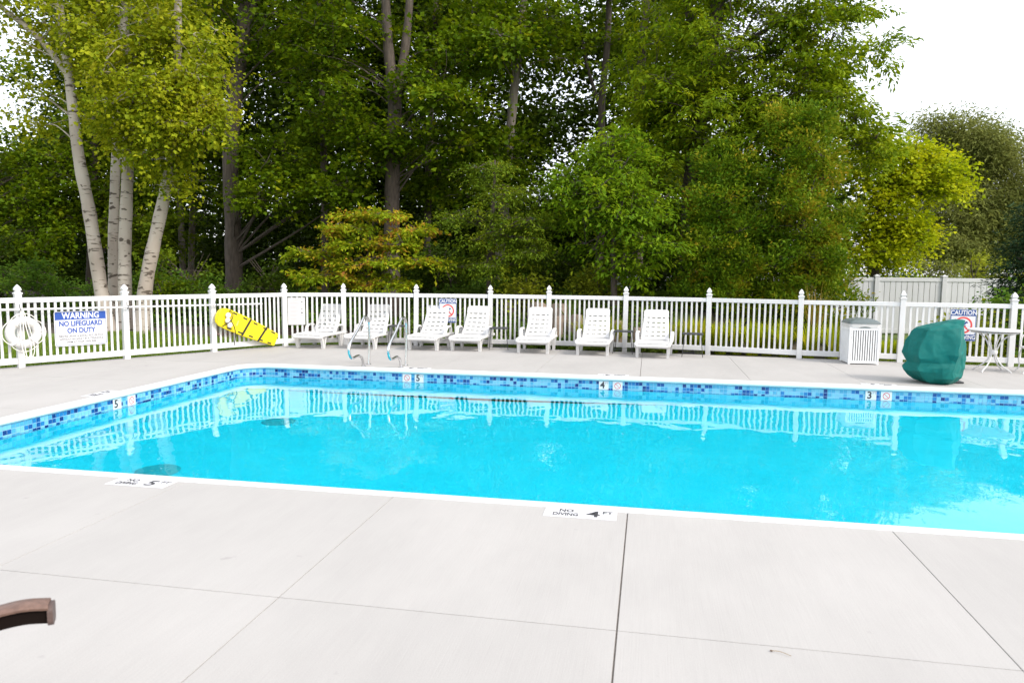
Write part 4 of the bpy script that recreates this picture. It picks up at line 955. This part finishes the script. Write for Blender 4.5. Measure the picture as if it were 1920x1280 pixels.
def woodland():
    # -- birch clump behind the slanting fence
    bl = [('pale birch leaning left, leftmost of the four white trunks', 17.9, [(205, .21), (190, 545, .19), (168, 400, .165), (147, 290, .15), (130, 150, .12), (110, 0, .10), (90, -170, .06)],
           [(90, 40, 17.6, 1.6, 1.2, 1.5, 12), (120, 210, 18.6, .9, .9, .9, 3), (40, -60, 17.5, 1.4, 1.2, 1.2, 8), (55, 195, 19.0, .6, .6, .8, 2)]),
          ('pale birch trunk standing behind its neighbour, second of the four from the left', 18.7, [(214, .15), (212, 480, .14), (216, 330, .125), (222, 150, .10), (228, -60, .08), (225, -200, .05)],
           [(230, -80, 18.9, 1.6, 1.2, 1.3, 9), (190, 90, 18.4, 1.3, .9, 1.1, 7)]),
          ('upright white birch, third of the four trunks from the left', 18.0, [(234, .195), (234, 480, .17), (240, 300, .145), (243, 150, .12), (233, 40, .10), (228, -170, .06)],
           [(250, 110, 17.3, 1.2, .9, .8, 10), (290, 190, 16.9, 1.4, .7, .6, 14), (240, 20, 17.6, 1.7, 1.2, 1.1, 10), (235, 265, 17.2, .55, .5, .55, 5)]),
          ('white birch leaning right, rightmost of the four trunks, with the bright low foliage', 17.6, [(262, .20), (274, 530, .18), (300, 405, .16), (322, 300, .145), (336, 180, .12), (333, 60, .10), (340, -160, .06)],
           [(395, 205, 17.0, .62, .5, .45, 6), (330, 235, 16.8, 1.15, .6, .42, 10), (300, 290, 16.9, .8, .5, .25, 4), (380, 140, 17.2, .6, .5, .4, 4), (360, 90, 17.7, .9, .9, .9, 6), (350, -60, 17.8, 1.4, 1.2, 1.2, 8), (320, 345, 17.3, .35, .3, .28, 2)])]
    for lb, Y, st, ev in bl:
        b = gbase(st[0][0], Y); stem = [(b, st[0][1])]+[(at(px, py, Y), r) for px, py, r in st[1:]]; stems = [stem]
        if 'leftmost' in lb: stems.append([(at(130, 145, Y), .085), (at(75, 75, Y-.2), .075), (at(0, 12, Y-.5), .065), (at(-90, -60, Y-.7), .04)])
        make_tree('birch_tree', lb, 'tree', b, stems, [env(*e) for e in ev], 'birch', G_BIRCH, BIRCH, 'clump of four white birch trunks', pad_r=.36, sprays=9, limb=.02, rng=np.random.default_rng(len(lb)), dens=1.9)
    # mulch bed
    # -- tall woodland trees
    def tall(name, lb, Y, pts, envs, lm=G_MAPLE, bark=BARK, st='maple', more=(), seed=1, pad_r=.75, sprays=9, group='tall trees of the wood behind the fence', limb=.022, leaf_scale=1., dens=1.7, padz=.62):
        b = gbase(pts[0][0], Y); stems = [[(b, pts[0][1])]+[(at(px, py, Y), r) for px, py, r in pts[1:]]]+[[(at(px, py, Y), r) for px, py, r in s] for s in more]
        return make_tree(name, lb, 'tree', b, stems, [env(*e) for e in envs], st, lm, bark, group, pad_r=pad_r, sprays=sprays, limb=limb, rng=np.random.default_rng(seed), leaf_scale=leaf_scale, dens=dens, padz=padz)
    tall('maple_tree', 'thick rough-barked maple with forked top, right of the birches', 24.5, [(440, .34), (437, 430, .29), (432, 300, .27), (440, 190, .25), (452, 90, .24), (458, 20, .22), (462, -160, .18)],
         [(400, 20, 24.5, 2.2, 1.8, 1.5, 16), (560, 90, 24.6, 2.0, 1.6, 1.3, 11), (520, -90, 25, 3.0, 2, 1.6, 18), (520, 300, 23.6, 1.5, 1.0, .8, 9), (600, 350, 23.2, 1.6, .9, .5, 10), (520, 370, 22.8, 1.1, .8, .35, 6), (380, 140, 24.3, 1.3, 1.2, 1.0, 6)],
         more=[[(455, 60, .16), (485, -20, .13), (510, -160, .09)], [(440, 200, .10), (415, 120, .08), (395, 0, .05)]], seed=2)
    tall('maple_tree', 'tall maple whose trunk forks in two above the dogwood', 23.5, [(735, .30), (735, 400, .26), (737, 290, .24), (740, 190, .23), (728, 90, .17), (722, -30, .14), (715, -180, .09)],
         [(640, 60, 23.6, 1.8, 1.6, 1.6, 11), (820, 130, 23.2, 1.5, 1.3, 1.1, 9), (730, -110, 24, 3.0, 2, 1.5, 18), (690, 270, 23.0, 1.5, 1.2, .7, 8), (830, 260, 22.8, 1.3, 1.1, .7, 8), (860, 185, 22.3, .9, .6, .4, 6), (640, 200, 23.5, 1.2, 1.2, .8, 5)],
         more=[[(740, 190, .17), (757, 110, .15), (768, 0, .12), (775, -160, .08)]], seed=3)
    tall('maple_tree', 'slender pale-barked tree in the middle of the wood', 25.0, [(930, .19), (945, 400, .17), (952, 300, .16), (965, 160, .15), (980, 30, .13), (992, -160, .09)],
         [(930, 60, 24.6, 1.3, 1.4, 1.4, 9), (1030, 60, 25, 1.4, 1.2, 1.3, 7), (960, -110, 25, 2.6, 2, 1.4, 14), (940, 300, 24.3, 1.4, 1.2, .8, 8), (880, 340, 24, 1.2, 1, .6, 6), (930, 80, 23.0, .9, .6, .5, 5)], bark=BARKG, seed=4)
    tall('slender_tree', 'thin dark trunk rising right of the pale one, below a gap of sky', 26.5, [(1120, .15), (1130, 350, .13), (1128, 200, .12), (1140, 60, .11), (1145, -160, .07)],
         [(1120, 40, 26.5, 1.6, 1.4, 1.4, 9), (1170, -100, 26.5, 2.4, 2, 1.4, 11), (1110, 380, 26, 1.6, 1.4, .8, 8)], more=[[(1130, 260, .06), (1105, 330, .05), (1070, 400, .03)], [(1132, 220, .08), (1100, 120, .06), (1080, 0, .04)]], seed=5)
    tall('slender_tree', 'thin brown trunk half hidden by the locust foliage', 25.5, [(1195, .18), (1196, 330, .16), (1195, 200, .15), (1208, 60, .13), (1220, -150, .08)],
         [(1230, 20, 25.5, 1.6, 1.5, 1.5, 9), (1260, 160, 25.5, 1.3, 1.2, 1.0, 7), (1210, 330, 25, 1.5, 1.2, 1.0, 9)], seed=6)
    tall('slender_tree', 'thin dark trunk left of the pale-barked tree in the wood', 27.5, [(800, .15), (803, 350, .13), (808, 200, .12), (815, 60, .11), (822, -150, .07)],
         [(800, 20, 27.5, 1.6, 1.4, 1.4, 7), (870, 60, 27.5, 1.5, 1.2, 1.2, 6), (800, 330, 27, 1.8, 1.4, 1.0, 10)], seed=7)
    tall('slender_tree', 'thin grey trunk just right of the birches', 28.5, [(345, .14), (340, 430, .13), (335, 330, .12), (338, 200, .11), (335, 0, .09), (330, -150, .06)],
         [(300, 60, 28.5, 2.0, 1.6, 1.6, 9), (340, 230, 28, 1.8, 1.2, 1.2, 9), (290, 330, 28, 1.6, 1.2, 1.0, 8)], bark=BARKG, seed=8)
    tall('slender_tree', 'thin grey trunk between the birches and the thick maple', 29.5, [(358, .14), (360, 430, .13), (366, 300, .12), (372, 150, .10), (380, -150, .06)],
         [(420, 260, 29, 1.6, 1.3, 1.2, 8), (400, 360, 28.5, 1.5, 1.2, .8, 7)], bark=BARKG, seed=9)
    tall('slender_tree', 'thin trunk in the gap between the two big maples', 28.5, [(610, .16), (608, 350, .14), (604, 200, .12), (600, 50, .11), (596, -150, .07)],
         [(600, 110, 28.5, 1.9, 1.5, 1.3, 8), (620, 240, 28, 2.0, 1.5, 1.0, 10), (570, 0, 28.5, 2.0, 1.5, 1.2, 7)], seed=10)
    tall('shade_tree', 'dark leafy tree at the left edge, behind the life ring', 24.5, [(-60, .25), (-60, 350, .22), (-50, 200, .2), (-40, -100, .12)],
         [(60, 400, 25, 1.9, 1.4, 1.2, 16), (-40, 330, 24.5, 1.6, 1.4, 1.2, 10), (120, 330, 26, 1.6, 1.3, 1.0, 12), (30, 470, 24, 2.0, 1.3, .7, 12), (-40, 250, 24, .8, .8, .8, 3), (5, 130, 22, .5, .5, .9, 2)], lm=G_MAPLE, seed=11)
    tall('shade_tree', 'leafy tree closing the gap behind the birch trunks', 27.0, [(170, .2), (175, 350, .18), (180, 200, .15), (185, 0, .1)],
         [(160, 260, 27, 1.6, 1.4, 1.3, 12), (200, 380, 27, 2.0, 1.4, 1.0, 13), (270, 430, 26.5, 1.8, 1.3, .9, 11), (190, 110, 27, 1.8, 1.4, 1.3, 8)], lm=G_MAPLE2, seed=12)
    # -- big locust on the right
    tall('locust_tree', 'huge yellow-green locust filling the upper right of the wood', 21.5, [(1290, .30), (1300, 330, .27), (1312, 200, .24), (1332, 90, .21), (1345, -10, .18), (1360, -200, .10)],
         [(1400, 60, 21, 2.4, 1.8, 1.5, 34), (1290, 200, 20.7, 2.0, 1.3, 1.1, 26), (1480, 190, 20.5, 1.8, 1.3, .9, 24), (1535, 60, 21.2, .95, 1.2, 1.5, 16), (1420, 260, 19.9, 1.6, .9, .6, 17), (1550, 215, 20.8, .8, 1, .6, 8), (1610, 280, 21.2, .8, .8, .45, 7), (1470, -120, 21.5, 2.0, 2, 1.3, 20), (1300, -60, 21.5, 2.0, 1.6, 1.4, 14),
          (1650, 95, 21.5, .45, .4, .25, 2), (1225, 130, 21, .9, .9, 1.2, 7), (1200, 290, 20.6, .9, .8, .5, 6)],
         lm=G_LOCUST, st='locust', more=[[(1318, 170, .12), (1360, 110, .10), (1430, 60, .06), (1520, 10, .03)], [(1310, 230, .11), (1380, 200, .09), (1470, 190, .06), (1560, 190, .03)], [(1325, 120, .12), (1290, 20, .10), (1270, -120, .05)]], seed=13, pad_r=.62, sprays=6, group='single locust tree', limb=.018, dens=1.5)
    # -- small bright tree
    tall('young_tree', 'young bright green tree in front of the locust, right of centre', 18.6, [(1152, .085), (1150, 440, .07), (1146, 360, .055), (1150, 260, .03)],
         [(1140, 380, 18.5, 1.25, .9, 1.35, 40), (1200, 400, 18.2, .85, .6, .85, 15), (1085, 350, 18.6, .7, .6, .7, 11), (1160, 290, 18.6, .75, .6, .55, 12), (1180, 490, 18.3, .7, .5, .35, 8), (1230, 460, 18.2, .6, .4, .4, 7)], lm=G_BRIGHT, st='bright', seed=14, pad_r=.36, sprays=7, group='single young tree', limb=.012, dens=1.2)
    # -- two arborvitae
    for lb, pxc, w, top, bot, lm, seed, yy in (('dark green bushy arborvitae, left one of the pair', 1350, 1.12, 300, 560, G_CEDAR, 15, 18.9), ('bronze-tipped bushy arborvitae, right one of the pair', 1500, 1.32, 235, 560, G_CEDARB, 16, 18.8)):
        b = gbase(pxc, yy); zt = at(pxc, top, yy).z; zb = b.z; ev = []
        for k in range(9):
            f = k/8; z = zb+.25+(zt-zb-.4)*f; ww = w*(1-.55*f**2.2)*(.88 if k == 0 else 1); ev.append(((b.x+.05*math.sin(k*2), yy, z), (ww, ww*.8, .42), int(26*(1-.45*f))))
        make_tree('arborvitae', lb, 'tree', b, [[(b, .16), (b+Vector((0, 0, 1.5)), .12), (Vector((b.x, yy, zt-.3)), .03)]], ev, 'cedar', lm, BARK, 'pair of arborvitae behind the fence', pad_r=.30, sprays=10, limb=.01, rng=np.random.default_rng(seed))
    # -- yellow tree, grey willow, spruce on the right
    tall('yellow_tree', 'golden yellow leafy tree right of the arborvitae', 26, [(1640, .16), (1645, 420, .14), (1660, 350, .11), (1680, 300, .06)],
         [(1660, 400, 26, 1.1, 1.0, 1.2, 26), (1730, 330, 26, .95, .7, .75, 17), (1690, 460, 25.6, 1.0, .7, .7, 14), (1620, 300, 25.5, .9, .8, .8, 12), (1625, 470, 25.5, .7, .7, .8, 10), (1770, 350, 26, .45, .4, .35, 5), (1660, 285, 26, .7, .6, .4, 7), (1720, 290, 26, .3, .3, .25, 3)], lm=G_YEL, st='maple', seed=17, pad_r=.42, sprays=8, group='single yellow tree', limb=.014, leaf_scale=.75, dens=1.7)
    tall('willow_tree', 'big rounded grey-green tree far behind the white board fence', 42, [(1830, .45), (1830, 450, .4), (1825, 350, .3), (1820, 260, .12)],
         [(1830, 370, 42, 3.2, 2.5, 3.6, 80), (1810, 270, 42, 1.7, 1.4, 1.4, 26), (1870, 290, 42, 1.3, 1.2, 1.3, 16), (1770, 450, 41, 2.2, 1.6, 1.6, 28), (1900, 420, 41.5, 1.8, 1.6, 2.2, 26), (1755, 330, 42, .9, .9, 1.5, 10), (1750, 240, 42, .35, .35, .5, 3)], lm=G_WIL, st='willow', seed=18, pad_r=.85, sprays=12, group='single willow', limb=.02, dens=1.1)
    b = gbase(1935, 20); ev = []
    for k in range(8):
        f = k/7; ev.append(((b.x, 20, .35+2.9*f), (1.05*(1-.85*f)+.06, 1.0*(1-.85*f)+.06, .16), int(17*(1-.7*f))+3))
    make_tree('spruce_tree', 'dark small spruce at the right edge behind the fence', 'tree', b, [[(b, .1), (b+Vector((0, 0, 1.6)), .07), (b+Vector((0, 0, 3.6)), .01)]], ev, 'spruce', G_SPR, BARK, 'single spruce', pad_r=.24, sprays=6, limb=.01, rng=np.random.default_rng(19))
    # -- hemlock-like small tree and dogwood
    tall('hemlock_tree', 'small feathery hemlock with drooping tiers in front of the wood', 18.9, [(918, .11), (922, 440, .085), (926, 360, .05), (928, 300, .02)],
         [(925, 500, 18.8, 1.35, 1.0, .22, 17), (940, 455, 18.8, 1.25, 1.0, .22, 17), (985, 420, 18.5, .75, .6, .22, 9), (900, 410, 18.8, 1.05, .8, .22, 12), (940, 365, 18.9, .85, .7, .25, 10), (930, 320, 18.9, .5, .45, .25, 6), (1000, 470, 18.5, .55, .5, .2, 6)], lm=G_HEM, st='hemlock', seed=20, pad_r=.34, sprays=6, group='single hemlock', limb=.010, dens=1.3, padz=.25)
    tall('dogwood_tree', 'low spreading dogwood with tiers of yellow and reddish leaves', 18.3, [(690, .08), (690, 500, .065), (695, 450, .045), (700, 415, .02)],
         [(700, 405, 18.2, .85, .7, .05, 11), (648, 432, 18.0, .65, .6, .05, 9), (765, 436, 18.2, .7, .6, .05, 8), (705, 462, 17.9, 1.15, .8, .05, 14), (592, 476, 18.0, .55, .5, .05, 7), (680, 496, 17.8, 1.2, .7, .05, 14), (780, 490, 18.0, .6, .6, .05, 8), (600, 520, 17.9, .7, .6, .05, 9), (710, 530, 17.9, 1.2, .6, .05, 12)], lm=G_DOG, st='dogwood', seed=21, pad_r=.22, sprays=5, group='single dogwood', limb=.010, dens=1.15, padz=.12)
    # -- shrubs and brush along the wood's edge
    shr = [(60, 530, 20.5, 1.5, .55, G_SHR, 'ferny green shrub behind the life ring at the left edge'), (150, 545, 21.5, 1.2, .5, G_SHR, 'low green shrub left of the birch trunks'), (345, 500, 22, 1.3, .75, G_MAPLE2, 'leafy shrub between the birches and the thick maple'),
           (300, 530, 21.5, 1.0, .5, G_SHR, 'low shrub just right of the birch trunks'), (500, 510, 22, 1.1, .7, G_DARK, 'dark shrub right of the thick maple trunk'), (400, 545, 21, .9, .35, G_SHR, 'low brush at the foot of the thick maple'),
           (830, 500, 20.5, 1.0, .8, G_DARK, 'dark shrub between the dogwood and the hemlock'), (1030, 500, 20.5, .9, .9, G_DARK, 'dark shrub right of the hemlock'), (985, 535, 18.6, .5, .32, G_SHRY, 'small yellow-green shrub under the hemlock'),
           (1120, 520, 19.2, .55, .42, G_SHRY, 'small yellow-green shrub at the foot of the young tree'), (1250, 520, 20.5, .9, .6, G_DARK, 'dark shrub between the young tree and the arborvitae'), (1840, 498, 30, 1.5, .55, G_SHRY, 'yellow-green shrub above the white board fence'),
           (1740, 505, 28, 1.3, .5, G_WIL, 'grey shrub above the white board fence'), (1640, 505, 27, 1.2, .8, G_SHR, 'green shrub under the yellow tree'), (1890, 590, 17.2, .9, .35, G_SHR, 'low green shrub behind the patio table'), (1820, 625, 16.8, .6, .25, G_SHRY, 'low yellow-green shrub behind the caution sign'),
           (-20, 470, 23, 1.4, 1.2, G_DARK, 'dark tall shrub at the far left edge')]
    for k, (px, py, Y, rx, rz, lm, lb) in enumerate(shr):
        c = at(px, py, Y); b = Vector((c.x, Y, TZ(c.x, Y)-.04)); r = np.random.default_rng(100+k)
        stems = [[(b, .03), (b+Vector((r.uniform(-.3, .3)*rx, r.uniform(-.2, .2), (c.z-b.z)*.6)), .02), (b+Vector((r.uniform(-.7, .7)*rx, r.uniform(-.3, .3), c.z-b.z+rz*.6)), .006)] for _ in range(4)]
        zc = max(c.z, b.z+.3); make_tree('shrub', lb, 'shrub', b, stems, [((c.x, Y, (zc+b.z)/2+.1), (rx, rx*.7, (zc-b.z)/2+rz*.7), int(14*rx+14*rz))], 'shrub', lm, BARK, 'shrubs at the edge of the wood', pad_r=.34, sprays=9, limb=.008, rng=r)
    # -- the far wood, one mass nobody could count
    r = np.random.default_rng(77); pos = []; dr = []; nr = []; LL = []; WW = []; mb = MB()
    for k in range(1400):
        px = r.uniform(-160, 1330); Y = r.uniform(31, 39); lim = np.interp(px, [-160, 0, 100, 500, 700, 950, 1060, 1150, 1330], [330, 330, 270, 250, 310, 350, 400, 330, 250]); py = r.uniform(lim, 585) if k < 480 or 820 <= k < 1120 else r.uniform(-170, lim+40)
        if px < 85 and py < 285: continue
        if 820 <= k < 1120: Y = r.uniform(40, 46); px = r.uniform(-160, 1590); py = r.uniform(390 if px < 1250 else 330, 570); Y = Y if px < 1300 else r.uniform(28, 32)
        c = np.array(at(px, py, Y)); c[2] = max(c[2], .6); sc, sd = ell_points(c, (1.4, 1.1, .9), 11, r)
        q = spray_leaves(sc, sd, 'woods', r); pos.append(q[0]); dr.append(q[1]); nr.append(q[2]); LL.append(q[3]); WW.append(q[4])
    for k in range(240):
        px = r.uniform(90, 1000); py = r.uniform(-170, 330); Y = r.uniform(30, 37); c = np.array(at(px, py, Y)); sc, sd = ell_points(c, (1.4, 1.1, .9), 11, r)
        q = spray_leaves(sc, sd, 'woods', r); pos.append(q[0]); dr.append(q[1]); nr.append(q[2]); LL.append(q[3]); WW.append(q[4])
    for k in range(260):
        px = r.uniform(-200, 1300); py = r.uniform(400, 575); Y = r.uniform(48, 52); c = np.array(at(px, py, Y)); c[2] = max(c[2], .6); sc, sd = ell_points(c, (2.0, 1.2, 1.1), 10, r)
        q = spray_leaves(sc, sd, 'woods', r, 1.5); pos.append(q[0]); dr.append(q[1]); nr.append(q[2]); LL.append(q[3]*2); WW.append(q[4]*2)
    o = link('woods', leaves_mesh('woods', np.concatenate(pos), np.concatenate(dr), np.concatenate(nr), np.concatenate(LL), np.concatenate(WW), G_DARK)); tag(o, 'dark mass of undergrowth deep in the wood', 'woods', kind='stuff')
woodland()

def blade_clump(n, h, spread, w, rng, lean=.6):
    "curved ribbon blades from one root"
    a = rng.uniform(0, 2*np.pi, n); ln = h*rng.uniform(.6, 1.15, n); d = np.stack([np.cos(a), np.sin(a), np.zeros(n)], 1); side = np.stack([-np.sin(a), np.cos(a), np.zeros(n)], 1)
    base = d*rng.uniform(0, spread*.25, (n, 1)); le = rng.uniform(.15, 1, (n, 1))*lean
    V = []
    for t, ww in ((0, 1.), (.4, .9), (.75, .65), (1, .04)):
        p = base+d*(le*ln[:, None]*t**2)+np.array([0, 0, 1.])*(ln[:, None]*(t-.32*le*t**3)); V += [p-side*w*ww/2, p+side*w*ww/2]
    v = np.stack(V, 1).reshape(-1, 3); i = (np.arange(n)*8)[:, None]
    loops = np.concatenate([i+np.array([2*k, 2*k+1, 2*k+3, 2*k+2]) for k in range(3)], 1).reshape(-1); return v, loops
def garden():
    rng = np.random.default_rng(5); random.seed(4)
    # lawn blades seen between the pickets
    n = 26000; x = rng.uniform(-14.5, -6.2, n); y = rng.uniform(8.5, 18.2, n)
    keep = np.array([not inside_deck(a, b, -.03) for a, b in zip(x, y)]) & (y < 17.3+.5*np.sin(x*1.3)); x, y = x[keep], y[keep]; n = len(x)
    x2 = rng.uniform(4.6, 12, 7000); y2 = rng.uniform(15.6, 20, 7000); k2 = np.array([not inside_deck(a, b, -.03) for a, b in zip(x2, y2)]); x = np.concatenate([x, x2[k2]]); y = np.concatenate([y, y2[k2]]); n = len(x)
    pos = np.stack([x, y, terrain(x, y)-.005], 1); dr = np.array([0, 0, 1.])+rng.normal(0, .35, (n, 3)); L = rng.uniform(.05, .13, n)
    tag(link('lawn_grass', leaves_mesh('lawn_grass', pos, dr, rng.normal(0, 1, (n, 3)), L, L*.16, G_GRASS, .05)), 'mown lawn grass behind the pool fence', 'grass', kind='stuff')
    # mulch bed round the birches: chips
    n = 5000; x = rng.uniform(-11.5, -6.4, n); y = rng.uniform(17.2, 21, n); pos = np.stack([x, y, terrain(x, y)+.01], 1)
    tag(link('mulch_chips', leaves_mesh('mulch_chips', pos, rng.normal(0, 1, (n, 3))*np.array([1, 1, .3]), rng.normal(0, .4, (n, 3))+np.array([0, 0, 1]), rng.uniform(.05, .12, n), rng.uniform(.02, .04, n), leaf_mat('mulch_chip', [(0, (.07, .04, .03)), (.6, (.14, .085, .065)), (1, (.26, .19, .15))], .05))), 'brown mulch and leaf litter under the birches', 'mulch', kind='stuff')
    # low ground cover on the bank
    n = 30000; x = rng.uniform(-7.0, .6, n); y = rng.uniform(16.25, 20.2, n); z = terrain(x, y)+np.abs(rng.normal(.06, .05, n)); pos = np.stack([x, y, z], 1)
    tag(link('ground_cover', leaves_mesh('ground_cover', pos, rng.normal(0, 1, (n, 3))*np.array([1, 1, .4]), rng.normal(0, .4, (n, 3))+np.array([0, -.3, 1]), rng.uniform(.06, .12, n), rng.uniform(.04, .08, n), G_COVER)), 'low leafy ground cover on the bank behind the loungers', 'ground cover', kind='stuff')
    # rough brush on the wood floor
    n = 16000; x = rng.uniform(-17, 3, n); y = rng.uniform(19.5, 32, n); z = terrain(x, y)+np.abs(rng.normal(.1, .13, n)); pos = np.stack([x, y, z], 1)
    tag(link('undergrowth', leaves_mesh('undergrowth', pos, rng.normal(0, 1, (n, 3)), rng.normal(0, .5, (n, 3))+np.array([0, -.2, 1]), rng.uniform(.10, .22, n), rng.uniform(.06, .13, n), G_SHR)), 'weeds and seedlings covering the wood floor', 'undergrowth', kind='stuff')
    # boulders on the bank
    bs = [(1008, 570, 18.2, .30, .20, 'flat tan boulder behind the fifth lounger'), (1052, 572, 18.0, .30, .22, 'rounded grey-tan boulder right of the flat tan one'), (1078, 590, 17.6, .20, .17, 'small tan boulder below the rounded grey one'), (1046, 590, 17.4, .13, .12, 'small pale boulder beside the fifth lounger back'),
          (1160, 602, 17.2, .16, .20, 'upright tan boulder behind the fence post near the last lounger'), (1200, 615, 17.0, .28, .16, 'flat tan slab stone behind the last lounger'), (955, 560, 18.4, .16, .09, 'small flat stone on the bank below the hemlock'), (1092, 612, 17.0, .16, .12, 'dark small boulder behind the sixth lounger'), (1148, 626, 16.7, .22, .12, 'low grey stone behind the side table')]
    for k, (px, py, Y, rx, rz, lb) in enumerate(bs):
        c = at(px, py, Y); zt = TZ(c.x, Y); bm = bmesh.new(); bmesh.ops.create_icosphere(bm, subdivisions=3, radius=1); rr = random.Random(k)
        ph = [rr.uniform(0, 6) for _ in range(6)]; mb = MB(); hz = max(rz, c.z-zt+rz*.7)
        for v in bm.verts:
            q = v.co; f = 1+.16*math.sin(q.x*2.3+ph[0])*math.sin(q.y*2.1+ph[1])+.10*math.sin(q.z*3.7+q.x*3.1+ph[2])+.05*math.sin(q.x*7+ph[3])*math.sin(q.z*6+ph[4])
            v.co = Vector((max(-.86, min(.86, q.x*f))*rx*1.15, q.y*f*rx*.9, max(-.3, min(.82, q.z*f))*hz))
        mb.add([v.co[:] for v in bm.verts], [[v.index for v in f.verts] for f in bm.faces]); bm.free()
        o = mb.obj('boulder', ROCK, None, True); o.location = (c.x, Y, zt); o.rotation_euler.z = rr.uniform(0, 3); tag(o, lb, 'boulder', 'boulders on the planted bank')
    # spiky iris, tall bronze grass, day lilies
    def clump(name, lb, cat, px, Y, n, h, sp, w, m_, grp, lean=.6, k=0):
        p = at(px, 600, Y); v, l = blade_clump(n, h, sp, w, np.random.default_rng(300+k), lean); o = link(name, raw_mesh(name, v, l, 4, m_), None, (p.x, Y, TZ(p.x, Y)-.02)); tag(o, lb, cat, grp)
    clump('iris_plant', 'spiky sword-leaved plant on the bank above the fence', 'plant', 1068, 17.9, 44, .85, .5, .045, G_IRIS, 'single spiky plant', .65, 1)
    clump('tall_grass', 'tall bronze grass clump beside a fence post, right of the arborvitae', 'plant', 1528, 16.9, 90, 1.5, .3, .022, G_LILYO, 'single tall grass', .35, 2)
    names = ['between the sixth and last loungers', 'behind the left table of the last lounger', 'just right of the last lounger', 'behind the free-standing side table', 'right of the free-standing side table', 'just left of the fence post past the side tables', 'just right of the fence post past the side tables',
             'second clump right of that post', 'third clump right of that post', 'fourth clump right of that post', 'left of the tall bronze grass', 'under the tall bronze grass', 'just left of the trash bin', 'right of the trash bin', 'between the trash bin and the green cover', 'behind the right caution sign']
    for k, (px, Y) in enumerate([(1104, 16.7), (1150, 16.7), (1262, 16.6), (1292, 16.75), (1314, 16.5), (1322, 16.6), (1352, 16.5), (1382, 16.6), (1412, 16.45), (1440, 16.6), (1472, 16.4), (1518, 16.3), (1562, 16.35), (1662, 16.2), (1680, 16.4), (1800, 16.2)]):
        clump('day_lily', 'arching yellow-green lily clump '+names[k], 'plant', px, Y, 210, .80 if px < 1600 else .5, .5, .028, G_LILY, 'arching lily clumps behind the fence', .75, 10+k)
garden()

# ------------------------------------------------------------------ white board fence beyond
def board_fence():
    root = thing('board_fence', 'tall white vinyl board fence in the yard beyond the pool', 'fence', (0, 0, 0))
    A, B = Vector((-.9, 22.4)), Vector((12.0, 23.4)); d = (B-A).normalized(); L = (B-A).length; a = math.atan2(d.y, d.x); top = 1.66
    bm_ = MB().box(-.074, .074, -.012, .012, .09, top-.10, ch=.006).mesh('board', GREYV); pm = MB().box(-.065, .065, -.065, .065, -.05, top+.03, ch=.006).mesh('post', GREYV)
    cm = MB().lathe([(.105, 0), (.105, .02), (.02, .06)], 4, rot=math.pi/4).mesh('post_cap', GREYV); st = 1.86; n = int(L/st)
    for k in range(n+1):
        p = A+d*st*k; z = TZ(p.x, p.y)*0-.04; po = link('post', pm, root, (p.x, p.y, z), (0, 0, a)); link('post_cap', cm, po, (0, 0, top+.03))
        if k == n: break
        for nm, z0, z1 in (('top_rail', top-.11, top), ('bottom_rail', .04, .16)): link(nm, MB().box(.06, st-.06, -.03, .03, z0, z1, ch=.006).mesh(nm, GREYV), root, (p.x, p.y, z), (0, 0, a))
        for j in range(11):
            q = p+d*(.065+(st-.13)*(j+.5)/11); link('board', bm_, root, (q.x, q.y, z), (0, 0, a))
board_fence()
